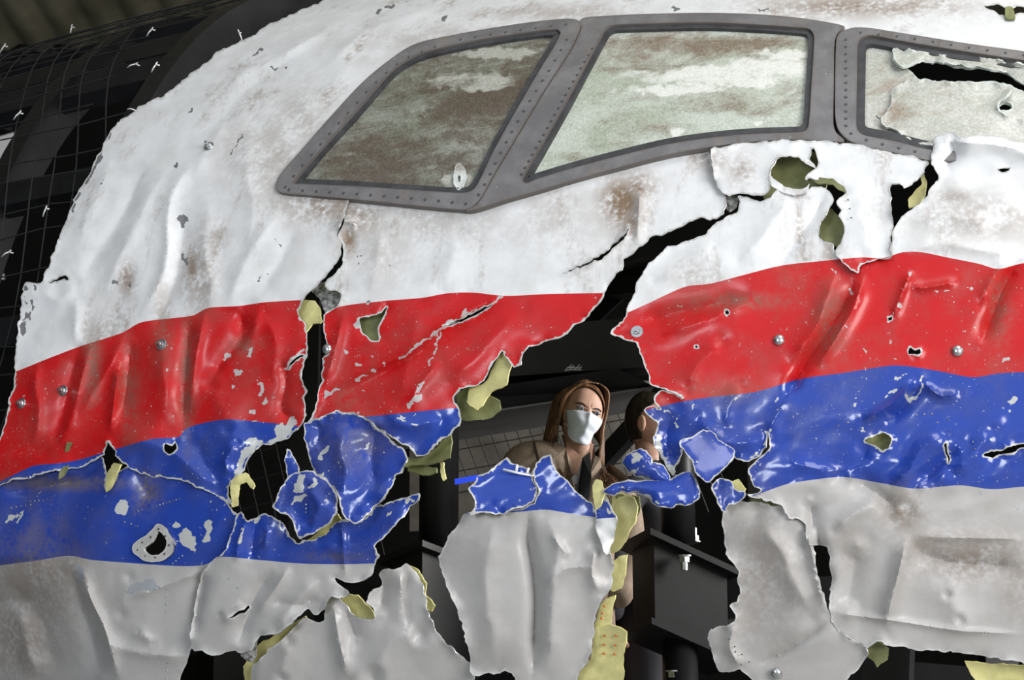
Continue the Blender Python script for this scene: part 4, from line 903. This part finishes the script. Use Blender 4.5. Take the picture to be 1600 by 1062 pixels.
# chalk scribble on the cross beam
bm = bmesh.new()
for s in ([(884,577),(894,569),(888,578),(897,571)], [(897,578),(906,569),(903,578),(909,572)], [(882,579),(893,577),(909,578)], [(886,574),(899,574),(908,575)]):
    tube(bm, [P(x, y + 0, 7.46) for x, y in s], 0.0016, 5)
part('chalk_mark', bm, 'chalk')

# ------------------------------------------------------------------ wire mesh
def mesh_panel(name, lines, r, label):
    bm = bmesh.new()
    for L in lines: tube(bm, L, r, 5, False)
    o = bm_obj(name, bm, M['wire'], None, True); tag(o, label, 'wire mesh', 'wire mesh panels'); return o
lines = []
for k in range(36):
    x0 = -5.6 + k * 0.125
    top = 26 if x0 < -1.8 else 11
    lines.append([hoop_pt(x0 + 0.04 * math.sin(k * 7.3) + 0.25 * math.sin(i * 0.25), math.radians(-11 + i * 4), 0.10 + 0.012 * math.sin(k + i)) for i in range(top)])
for k in range(30):
    th = math.radians(-10 + k * 3.4 + 0.8 * math.sin(k * 3.1))
    lines.append([hoop_pt(-5.7 + i * 0.38, th + 0.012 * math.sin(i * 1.7 + k), 0.095 + 0.01 * math.sin(i + k)) for i in range(13 if k < 14 else 11)])
mesh_panel('wire_mesh', lines, 0.0032, 'black wire mesh stretched over the hoops behind the white side')
def flat_mesh(label, x0, x1, y0, y1, d, gap, slope, step2):
    L = []
    for i in range(int((x1 - x0) / gap) + 1):
        a = x0 + i * gap; L.append([P(a, y0, d), P(a + step2, y1, d)])
    for i in range(int((y1 - y0) / (gap * 1.6)) + 1):
        b = y0 + i * gap * 1.6; L.append([P(x0, b, d), P(x1, b + slope, d)])
    return mesh_panel('wire_mesh', L, 0.0028, label)
flat_mesh('black wire mesh behind the masked woman', 690, 1100, 640, 800, 8.6, 21, -75, 60)
flat_mesh('black wire mesh seen through the hole in the blue skin', 340, 560, 640, 900, 8.4, 26, -60, 60)
# loose twisted ends of the wire ties
def clip(px, py, d, ang, label):
    bm = bmesh.new(); a = math.radians(ang); dx, dy = math.cos(a) * 9, -math.sin(a) * 9
    tube(bm, [P(px - dx, py - dy, d), P(px - dx * .3, py - dy * .3 - 1.5, d - .01), P(px + dx * .4, py + dy * .4, d - .012), P(px + dx, py + dy, d)], 0.0028, 6)
    tube(bm, [P(px + dx * .5, py + dy * .5, d - .012), P(px + dx * .9 + 4, py + dy * .9 + 4, d - .02)], 0.0026, 6)
    o = bm_obj('wire_tie', bm, M['tie'], None, True); tag(o, label, 'wire tie', 'pale wire ties on the mesh')
M['tie'] = plain('pale_plastic_tie', (0.75, 0.75, 0.73), 0.4)
for px, py, d, ang, lb in ((27,180,7.6,50,'pale wire tie above the grey wall panel'), (70,330,7.1,70,'pale wire tie on the mesh halfway down'), (10,396,7.0,35,'pale wire tie above the white window sliver'), (241,105,7.3,60,'pale wire tie nearest the white skin on the top beam'),
                       (234,50,7.7,55,'pale wire tie just under the roof line, right one of three'), (111,47,7.95,80,'pale wire tie on the mesh crest, middle one of three'), (4,76,8.1,60,'pale wire tie on the mesh crest, at the picture edge'), (375,55,7.3,110,'pale wire tie beside the top edge of the white skin'),
                       (208,172,7.0,-10,'pale wire tie touching the edge of the white skin'), (207,102,7.4,25,'long pale wire tie along the top beam')):
    t = float(depth(np.array(float(px)), np.array(float(py)))) + 0.06
    clip(px, py, t, ang, lb)

# viewing platform inside the wreck
plat = empty('viewing_platform', (0.5, 8.2, 0)); tag(plat, 'grey steel platform with four legs that the visitors stand on', 'platform')
bm = bmesh.new(); hexa(bm, [Vector((x, y, z)) for z in (1.24, 1.318) for x, y in ((-1.3, 6.75), (2.0, 6.75), (2.0, 9.2), (-1.3, 9.2))]); under(bm_obj('deck', bm, M['steel_matt']), plat)
for x, y in ((-1.2, 6.85), (1.9, 6.85), (1.9, 9.1), (-1.2, 9.1)):
    bm = bmesh.new(); beam(bm, (x, y, 0), (x, y, 1.25), 0.1, 0.1, (0, 1, 0)); under(bm_obj('leg', bm, M['steel_matt']), plat)

# ------------------------------------------------------------------ people
def skin_mat():
    n = NT('skin'); c = n.mix(n.ramp(n.noise(30, 3), 0.3, 0.7), (0.50, 0.29, 0.21), (0.58, 0.36, 0.27))
    n.set('Base Color', c); n.set('Roughness', 0.5); n.set('Subsurface Weight', 0.08); n.set('Subsurface Radius', (0.01, 0.004, 0.002)); return n.m
def hair_mat(name, a, b):
    n = NT(name); t = n.noise(60, 3, 0.6, 0, n.stretch(1, 1, 0.08))
    n.set('Base Color', n.mix(n.ramp(t, 0.35, 0.65), a, b)); n.set('Roughness', 0.42); n.set('Specular IOR Level', 0.5); return n.m
M['skin'] = skin_mat(); M['hair'] = hair_mat('brown_hair', (0.075, 0.038, 0.020), (0.27, 0.135, 0.065)); M['dark_hair'] = hair_mat('dark_hair', (0.012, 0.009, 0.007), (0.04, 0.028, 0.02))
M['coat'] = plain('beige_wool_coat', (0.30, 0.225, 0.17), 0.85, 0, 0.12, 60, 0.3); M['top'] = plain('white_blouse', (0.70, 0.70, 0.74), 0.7)
M['mask'] = plain('pale_blue_mask_cloth', (0.74, 0.80, 0.90), 0.75, 0, 0.04, 40, 0.1); M['sclera'] = plain('eye_white', (0.38, 0.38, 0.38), 0.2); M['iris'] = plain('grey_iris', (0.07, 0.08, 0.09), 0.15)
M['lash'] = plain('dark_lashes', (0.025, 0.014, 0.01), 0.6); M['suit'] = plain('navy_suit_cloth', (0.012, 0.012, 0.018), 0.8); M['strap'] = plain('black_strap', (0.008, 0.008, 0.01), 0.6); M['lip'] = plain('lips', (0.42, 0.16, 0.13), 0.45); M['lens'] = plain('spectacle_metal', (0.5, 0.5, 0.52), 0.25, 0.8)

def head_surface(az, el, off=0.0):
    """point of a head; az 0 looks at -Y, el from the chin (-90) to the crown (90); the eyes lie at el 0"""
    ca, sa, ce, se = math.cos(az), math.sin(az), math.cos(el), math.sin(el)
    front = max(0.0, ca)
    x = 0.074 * sa * ce; y = -0.094 * ca * ce; z = 0.120 * se
    if se < 0:                                            # jaw narrows and comes forward
        k = -se; x *= 1 - 0.34 * k * k; y = y * (1 - 0.10 * k) - 0.018 * k * front
    else: y += 0.012 * se
    if ca < 0: y *= 1.04; z += 0.004
    if ca > 0:                                            # a face is flatter than an egg
        y += 0.010 * front ** 4 * ce
        g = lambda a0, z0, ra, rz: math.exp(-((az - a0) / ra) ** 2 - ((z - z0) / rz) ** 2)
        y -= 0.020 * g(0, -0.030, 0.13, 0.016) + 0.010 * g(0, -0.012, 0.10, 0.022)        # nose
        for s in (-1, 1):
            y += 0.0085 * g(s * 0.42, 0.001, 0.22, 0.012); y -= 0.0045 * g(s * 0.42, 0.020, 0.30, 0.008); y -= 0.005 * g(s * 0.55, -0.034, 0.3, 0.018)
        y += 0.002 * g(0, 0.018, 0.06, 0.012)
        y -= 0.006 * g(0, -0.066, 0.25, 0.012); y += 0.005 * g(0, -0.083, 0.25, 0.007); y -= 0.007 * g(0, -0.103, 0.25, 0.014)   # lips, chin
    p = Vector((x, y, z))
    return p + p.normalized() * off if off else p

def ring_mesh(f, nu, nv, closed=True):
    bm = bmesh.new(); rows = []
    for j in range(nv + 1): rows.append([bm.verts.new(f(i / nu, j / nv)) for i in range(nu if closed else nu + 1)])
    for a, b in zip(rows, rows[1:]):
        n = len(a)
        for i in range(n if closed else n - 1): bm.faces.new((a[i], a[(i + 1) % n], b[(i + 1) % n], b[i]))
    return bm

def skinned(name, verts, edges, radii, mat, root=0, sub=2):
    me = bpy.data.meshes.new(name); me.from_pydata([tuple(v) for v in verts], edges, []); me.materials.append(mat)
    o = bpy.data.objects.new(name, me); COL.objects.link(o)
    md = o.modifiers.new('skin', 'SKIN'); md.use_smooth_shade = True; md.branch_smoothing = 0.4
    sv = me.skin_vertices[0].data
    for i, r in enumerate(radii): sv[i].radius = r if isinstance(r, tuple) else (r, r); sv[i].use_root = i == root
    s = o.modifiers.new('smooth', 'SUBSURF'); s.levels = sub; s.render_levels = sub
    return o

def person(name, label, head_c, rot, foot_z, facing, lean, colour, arms):
    """standing figure: Empty at the feet, one body with head, neck, trunk, limbs"""
    H3 = Vector(head_c)
    f = Vector((math.sin(facing), -math.cos(facing), 0)); r = Vector((math.cos(facing), math.sin(facing), 0))
    base = H3 + Vector((lean[0], lean[1], 0)); base.z = foot_z
    root = empty(name, base); tag(root, label, 'person')
    T = lambda a, b, c: Vector((base.x, base.y, H3.z + c)) + r * a + f * b + Vector((-lean[0], -lean[1], 0)) * max(0.0, min(1.0, (c + 0.9) / 0.75))
    leg = H3.z - foot_z
    pts = [T(0, 0, -0.78), T(0, 0, -0.62), T(0, 0.01, -0.45), T(0, 0, -0.29), T(0, -0.01, -0.20), T(0, -0.012, -0.13), H3 + rot @ Vector((0, 0.012, -0.06))]
    rad = [(.14, .10), (.125, .09), (.14, .10), (.115, .085), .062, .052, .05]
    ed = [(i, i + 1) for i in range(6)]
    for s in (-1, 1):
        k = len(pts); sh, el, wr, hand = arms[s]
        pts += [T(s * 0.10, 0, -0.24), T(*sh), T(*el), T(*wr)]; rad += [.055, .052, .042, .028]
        ed += [(3, k), (k, k + 1), (k + 1, k + 2), (k + 2, k + 3)]
        hp = [T(*wr), T(*hand)]; hr = [.027, (.036, .016)]; he = [(0, 1)]
        w = hp[1] - hp[0]; w.normalize(); sd = w.cross(Vector((0, 0, 1))); sd = sd.normalized() if sd.length > .01 else r
        for q, (a, L) in enumerate(((-.030, .072), (-.011, .082), (.010, .078), (.030, .062))):     # fingers
            c = len(hp); hp += [hp[1] + sd * a + w * 0.035, hp[1] + sd * a + w * (0.035 + L * .55) + f * .01, hp[1] + sd * a * 1.05 + w * (0.03 + L) + f * .03]; hr += [.0095, .0085, .007]
            he += [(1, c), (c, c + 1), (c + 1, c + 2)]
        c = len(hp); hp += [hp[1] + sd * -.035 * s + f * .018, hp[1] + sd * -.045 * s + w * .035 + f * .03]; hr += [.011, .009]; he += [(1, c), (c, c + 1)]
        under(skinned('hand', hp, he, hr, M['skin']), root)
        k = len(pts); pts += [T(s * 0.085, 0, -0.88), T(s * 0.09, 0.015, -0.78 - (leg - .78) * .48), T(s * 0.09, -0.01, -leg + .09), T(s * 0.09, 0.02, -leg + .035), T(s * 0.10, 0.13, -leg + .028)]
        rad += [.085, .058, .038, .036, .03]; ed += [(0, k), (k, k + 1), (k + 1, k + 2), (k + 2, k + 3), (k + 3, k + 4)]
    lp = [T(0, 0, -0.74), T(0, 0, -0.84)]; lr = [(.16, .12), (.15, .115)]; le = [(0, 1)]
    for s in (-1, 1):
        k = len(lp); lp += [T(s * 0.085, 0, -0.92), T(s * 0.09, 0.015, -0.78 - (leg - .78) * .48), T(s * 0.09, -0.01, -leg + .10)]; lr += [.10, .075, .06]; le += [(1, k), (k, k + 1), (k + 1, k + 2)]
        bm = bmesh.new(); tube(bm, [T(s * 0.09, -0.05, -leg + .045), T(s * 0.09, 0.03, -leg + .05), T(s * 0.10, 0.12, -leg + .035), T(s * 0.10, 0.17, -leg + .025)], [.035, .045, .04, .022], 12); under(bm_obj('shoe', bm, M['strap'], None, True), root)
    under(skinned('trousers', lp, le, lr, M['suit']), root)
    body = skinned('body', pts, ed, rad, M[colour], 0); under(body, root)
    bm = bmesh.new(); tube(bm, [T(0, -0.005, -0.235), T(0, -0.01, -0.19), T(0, -0.012, -0.14), H3 + rot @ Vector((0, 0.012, -0.07))], [.07, .056, .052, .052], 20); under(bm_obj('neck', bm, M['skin'], None, True), root)
    hd = ring_mesh(lambda u, v: H3 + rot @ head_surface(u * 2 * math.pi - math.pi, (v - .5) * math.pi * .996), 72, 56)
    bmesh.ops.holes_fill(hd, edges=[e for e in hd.edges if e.is_boundary])
    head = under(bm_obj('head', hd, M['skin'], None, True), root)
    return root, head, T, f, r

def on_head(c, rot, x, z, off):
    """point of the face at sideways x and height z"""
    el = math.asin(max(-1, min(1, z / 0.12))); k = max(0.02, math.cos(el) * 0.074); az = math.asin(max(-.98, min(.98, x / k)))
    return Vector(c) + rot @ head_surface(az, el, off)

# --- the masked woman
HC = P(908, 646, 7.08)
ROT = Matrix.Rotation(math.radians(19), 3, 'Z') @ Matrix.Rotation(math.radians(15), 3, 'Y') @ Matrix.Rotation(math.radians(4), 3, 'X')
woman, whead, T, wf, wr = person('person', 'person with long brown hair, white face mask and beige coat looking out through the hole', HC, ROT, 1.318, math.radians(8), (-0.035, 0.05), 'coat',
    {-1: ((-0.20, 0, -0.18), (-0.275, -0.04, -0.46), (-0.22, 0.02, -0.74), (-0.19, 0.06, -0.80)), 1: ((0.17, 0, -0.29), (0.20, -0.06, -0.56), (0.08, 0.06, -0.72), (0.0, 0.09, -0.72))})
# eyes, lids, brows
for s in (-1, 1):
    c = Vector(HC) + ROT @ Vector((s * 0.031, -0.0755, 0.002))
    bm = bmesh.new(); bmesh.ops.create_uvsphere(bm, u_segments=16, v_segments=12, radius=0.0125, matrix=Matrix.Translation(c)); e = under(bm_obj('eye', bm, M['sclera'], None, True), woman)
    look = (ROT @ Vector((0.30, -0.95, 0.06))).normalized()
    bm = bmesh.new(); bmesh.ops.create_uvsphere(bm, u_segments=14, v_segments=10, radius=0.0074, matrix=Matrix.Translation(c + look * 0.0072)); o = bm_obj('iris', bm, M['iris'], None, True); o.parent = e
    for nm, dz, r, mt, ww in (('eyelid', 0.0075, 0.0034, 'skin', 0.017), ('lash_line', 0.0048, 0.0016, 'lash', 0.016), ('eyelid', -0.0078, 0.003, 'skin', 0.016), ('brow', 0.0205, 0.0024, 'lash', 0.021)):
        bm = bmesh.new(); L = []
        for i in range(9):
            t = i / 4 - 1; arch = (1 - t * t) * (0.004 if dz > 0 else -0.003)
            frown = (-0.004 if t * s < 0 else 0.0) * abs(t) if nm == 'brow' else 0
            L.append(on_head(HC, ROT, s * 0.031 + t * ww, dz + arch + frown + (-.004 if nm == 'brow' else -.002), 0.0045 if nm != 'brow' else 0.002))
        tube(bm, L, [r * (0.45 + 0.55 * math.sin(math.pi * (i + .6) / 9.2)) for i in range(9)], 7)
        under(bm_obj(nm, bm, M[mt], None, True), woman)
for s in (-1, 1):                                          # frown between the brows
    bm = bmesh.new(); tube(bm, [on_head(HC, ROT, s * 0.006, 0.014, 0.0002), on_head(HC, ROT, s * 0.0075, 0.026, 0.0002), on_head(HC, ROT, s * 0.007, 0.036, 0.0)], [0.0005, 0.0014, 0.0004], 6); under(bm_obj('frown_line', bm, M['skin'], None, True), woman)
bm = bmesh.new(); tube(bm, [on_head(HC, ROT, x, -0.069, 0.0015) for x in (-.02, -.01, 0, .01, .02)], [.002, .005, .0055, .005, .002], 8); under(bm_obj('lips', bm, M['lip'], None, True), woman)
# face mask: cloth from the nose bridge to under the chin
def mask_pt(u, v):
    az = (u - .5) * 2 * 1.12; k = 1 - abs(u - .5) * 2
    z = -0.012 + 0.006 * k - 0.004 * (1 - k) - v * (0.058 + 0.058 * math.sqrt(max(0.0, 1 - (1 - k) ** 2)))
    el = math.asin(max(-.985, z / 0.12))
    p = head_surface(az * (1 - .10 * v), max(el, -0.62), 0.006)
    y_out = -0.108 - 0.010 * math.exp(-((v - .35) / .25) ** 2)
    t = k ** 0.6 * math.sin(math.pi * min(1, v * .9 + .12)) ** .5
    p.y = p.y * (1 - t * .75) + y_out * t * .75
    p.z = z
    pleat = 0.0016 * math.sin(v * 20 + 1.5 * math.sin(u * 4)) * k + 0.0012 * math.sin(u * 17 + v * 9) * k
    p.y -= pleat
    return Vector(HC) + ROT @ p
mk = under(bm_obj('face_mask', ring_mesh(mask_pt, 40, 30, False), M['mask'], None, True), woman)
md = mk.modifiers.new('cloth', 'SOLIDIFY'); md.thickness = 0.0016
for s in (-1, 1):
    bm = bmesh.new(); u = 0.5 + 0.5 * s
    for v in (0.04, 0.96):
        a = mask_pt(u, v); b = Vector(HC) + ROT @ Vector((s * 0.078, 0.012, 0.004 if v < .5 else -0.03)); tube(bm, [a, a * .5 + b * .5 + ROT @ Vector((s * .004, 0, 0)), b], 0.0013, 5)
    o = bm_obj('ear_loop', bm, M['mask'], None, True); o.parent = mk
for s in (-1, 1):
    bm = bmesh.new(); c = Vector(HC) + ROT @ Vector((s * 0.075, 0.012, -0.008)); bmesh.ops.create_uvsphere(bm, u_segments=12, v_segments=10, radius=1, matrix=Matrix.Translation(c) @ ROT.to_4x4() @ Matrix.Diagonal((.010, .019, .031, 1)))
    under(bm_obj('ear', bm, M['skin'], None, True), woman)
# hair: a cap parted on one side and long locks
def cap_pt(u, v):
    az = u * 2 * math.pi - math.pi; el = math.radians(88) - v * math.radians(115)
    lim = 1.05 if abs(az) < 1.05 else 0
    if abs(az) < 1.15:                                     # hairline over the forehead
        el = max(el, math.radians(47 - 36 * (abs(az + .25) / 1.40) ** 2))
    return Vector(HC) + ROT @ head_surface(az, el, 0.008 + 0.0008 * math.sin(az * 41 + el * 5))
hc = under(bm_obj('hair_cap', ring_mesh(cap_pt, 72, 24), M['hair'], None, True), woman)
rnd = random.Random(5)
bm_l = bmesh.new()
for k in range(330):
    s = -1 if rnd.random() < 0.60 else 1
    yb = rnd.uniform(-0.05, 0.085); q = rnd.random()
    a0 = ROT @ Vector((0.024 + rnd.uniform(-.004, .004), yb * 0.85, 0.124 - 0.9 * yb * yb * 6 * .3))
    fr = 1 - (yb + 0.062) / 0.147                           # 1 = at the face, 0 = at the nape
    side = 0.0745 + 0.011 * q
    a1 = ROT @ Vector((s * side * .60 + 0.014, yb * .95 + 0.004 * fr, 0.107 - .006 * q))
    a2 = ROT @ Vector((s * side, yb * .85 + 0.012, 0.045))
    a3 = ROT @ Vector((s * (side + 0.006), yb * .75 + 0.018 - .01 * fr, -0.035))
    if s < 0: end = [(-0.020 - .045 * q * (1 - .6 * fr), .002, -0.10), (-0.022 - .10 * q * (1 - .7 * fr) + .03 * fr, -0.03 * fr - .015, -0.17), (-0.002 - 0.11 * q * (1 - .7 * fr) + .055 * fr, -0.06 * fr - .05, -0.27 - .07 * rnd.random())]
    else: end = [(0.006 - .012 * q, .002, -0.10), (0.0 - .02 * q + .01 * (1 - fr), -0.03 * fr, -0.19), (0.06 * q - .015, -0.05 * fr - .07, -0.25 - .07 * rnd.random())]
    wob = lambda: Vector((rnd.uniform(-.004, .004), rnd.uniform(-.004, .004), 0))
    pts = [a0, a1, a2, a3] + [Vector((s * side * .97, yb * .6 + .01, -0.01)) + Vector((e[0], e[1], e[2])) * 1.0 + wob() for e in end]
    P0 = [Vector(HC) + p for p in pts]
    fine = []
    for i in range(len(P0) - 1):
        p0, p1, p2, p3 = P0[max(i - 1, 0)], P0[i], P0[i + 1], P0[min(i + 2, len(P0) - 1)]
        for t in (0, .25, .5, .75): fine.append(0.5 * ((2 * p1) + (p2 - p0) * t + (2 * p0 - 5 * p1 + 4 * p2 - p3) * t * t + (3 * p1 - p0 - 3 * p2 + p3) * t ** 3))
    fine.append(P0[-1]); n = len(fine); r0 = rnd.uniform(.0025, .0052)
    tube(bm_l, fine, [r0 * (0.5 + 0.5 * min(1, i / 5)) * (1 - 0.75 * max(0, (i - n * .6) / (n * .4))) for i in range(n)], 6)
under(bm_obj('hair_locks', bm_l, M['hair'], None, True), woman)
# coat: sleeves and shoulders in one shell, lapels, blouse and a dark strap
cp_ = [T(0, 0, -1.15), T(0, 0, -0.80), T(0, 0.0, -0.55), T(0, 0.0, -0.36), T(-0.01, -0.02, -0.25)]
cr_ = [(.20, .15), (.18, .135), (.175, .125), (.16, .11), (.09, .07)]
ce_ = [(0, 1), (1, 2), (2, 3), (3, 4)]
for s, (sh, el, wr_) in {-1: ((-0.225, -0.01, -0.160), (-0.295, -0.05, -0.44), (-0.225, 0.01, -0.71)), 1: ((0.17, -0.01, -0.30), (0.205, -0.06, -0.56), (0.14, 0.06, -0.70))}.items():
    k = len(cp_); cp_ += [T(sh[0] * .55, -.01, sh[2] + .01), T(*sh), T(*el), T(*wr_)]; cr_ += [.078, .078, .068, .05]; ce_ += [(3, k), (k, k + 1), (k + 1, k + 2), (k + 2, k + 3)]
coat = under(skinned('coat', cp_, ce_, cr_, M['coat']), woman)
def sheet(name, pts, mat, thick=.006):
    n = len(pts); c = sum((Vector(p) for p in pts), Vector()) / n
    bm = bmesh.new(); vs_ = [bm.verts.new(p) for p in pts]; bm.faces.new(vs_)
    o = under(bm_obj(name, bm, M[mat]), woman); m_ = o.modifiers.new('cloth', 'SOLIDIFY'); m_.thickness = thick; m_.offset = 0; return o
sheet('blouse', [P(896,742,6.962), P(914,742,6.962), P(916,752,6.950), P(910,800,6.945), P(896,800,6.945), P(890,752,6.950)], 'top')
sheet('neck_front', [P(884,690,7.035), P(928,694,7.035), P(918,735,6.975), P(905,750,6.962), P(886,732,6.98)], 'skin')
sheet('lapel', [P(868,690,7.005), P(884,700,6.995), P(892,745,6.940), P(898,800,6.925), P(866,800,6.935), P(852,730,6.945)], 'coat', .012)
sheet('lapel', [P(930,712,7.005), P(938,716,6.995), P(960,760,6.955), P(950,800,6.935), P(918,800,6.935), P(920,745,6.945)], 'coat', .012)
sheet('shoulder_strap', [P(902,742,6.925), P(910,715,6.980), P(922,706,6.995), P(924,745,6.935), P(916,800,6.915), P(902,800,6.915)], 'strap')
o = sheet('coat_seam', [P(832,690,6.985), P(836,690,6.985), P(843,720,6.945), P(839,720,6.945)], 'lash', .004)

# --- the second visitor, almost hidden by the blue skin
HC2 = P(1018, 662, 7.33); ROT2 = Matrix.Rotation(math.radians(66), 3, 'Z')
man, mhead, T2, mf, mr = person('person', 'person in dark clothes, only an ear showing, behind the blue skin', HC2, ROT2, 1.318, math.radians(60), (0, 0.02), 'suit',
    {-1: ((-0.19, 0, -0.25), (-0.25, -0.04, -0.53), (-0.20, -0.08, -0.76), (-0.17, -0.10, -0.82)), 1: ((0.19, 0, -0.25), (0.25, -0.04, -0.53), (0.20, -0.08, -0.76), (0.17, -0.10, -0.82))})
bm = bmesh.new(); c = Vector(HC2) + ROT2 @ Vector((-0.078, 0.012, -0.008))
bmesh.ops.create_uvsphere(bm, u_segments=14, v_segments=10, radius=1, matrix=Matrix.Translation(c) @ ROT2.to_4x4() @ Matrix.Rotation(math.radians(-18), 4, 'Z') @ Matrix.Diagonal((.011, .019, .032, 1))); under(bm_obj('ear', bm, M['skin'], None, True), man)
def cap2(u, v):
    az = u * 2 * math.pi - math.pi; el = math.radians(88) - v * math.radians(120)
    if abs(az) < 1.75: el = max(el, math.radians(46 - 36 * (abs(az) / 1.75) ** 2))
    return Vector(HC2) + ROT2 @ head_surface(az, el, 0.007)
under(bm_obj('hair_cap', ring_mesh(cap2, 60, 22), M['dark_hair'], None, True), man)
bm = bmesh.new(); tube(bm, [on_head(HC2, ROT2, -0.072, 0.006, 0.006), Vector(HC2) + ROT2 @ Vector((-0.070, -0.06, 0.006)), Vector(HC2) + ROT2 @ Vector((-0.055, -0.098, 0.006))], 0.0016, 6)
for s in (-1, 1):
    c = Vector(HC2) + ROT2 @ Vector((s * 0.032, -0.100, 0.0)); tube(bm, [c + ROT2 @ Vector((math.cos(a * .5236) * .024, 0, math.sin(a * .5236) * .018)) for a in range(13)], 0.0014, 6)
tube(bm, [Vector(HC2) + ROT2 @ Vector((-0.008, -0.101, 0.002)), Vector(HC2) + ROT2 @ Vector((0.008, -0.101, 0.002))], 0.0014, 6)
under(bm_obj('spectacles', bm, M['lens'], None, True), man)
sp_ = [T2(0, 0, -1.05), T2(0, 0, -0.80), T2(0, 0, -0.55), T2(0, 0, -0.36), T2(0, -0.01, -0.22)]; sr_ = [(.18, .13), (.18, .13), (.175, .125), (.16, .11), (.08, .07)]; se_ = [(0, 1), (1, 2), (2, 3), (3, 4)]
for s in (-1, 1):
    k = len(sp_); sp_ += [T2(s * 0.11, -.01, -0.26), T2(s * 0.195, -.01, -0.27), T2(s * 0.255, -0.05, -0.53), T2(s * 0.205, -0.075, -0.76)]; sr_ += [.078, .078, .066, .05]; se_ += [(3, k), (k, k + 1), (k + 1, k + 2), (k + 2, k + 3)]
under(skinned('jacket', sp_, se_, sr_, M['suit']), man)

bm = bmesh.new(); tube(bm, [T2(0, -0.005, -0.26), T2(0, -0.008, -0.20), T2(0, -0.012, -0.150)], [.085, .072, .064], 20, False); under(bm_obj('collar', bm, M['suit'], None, True), man)
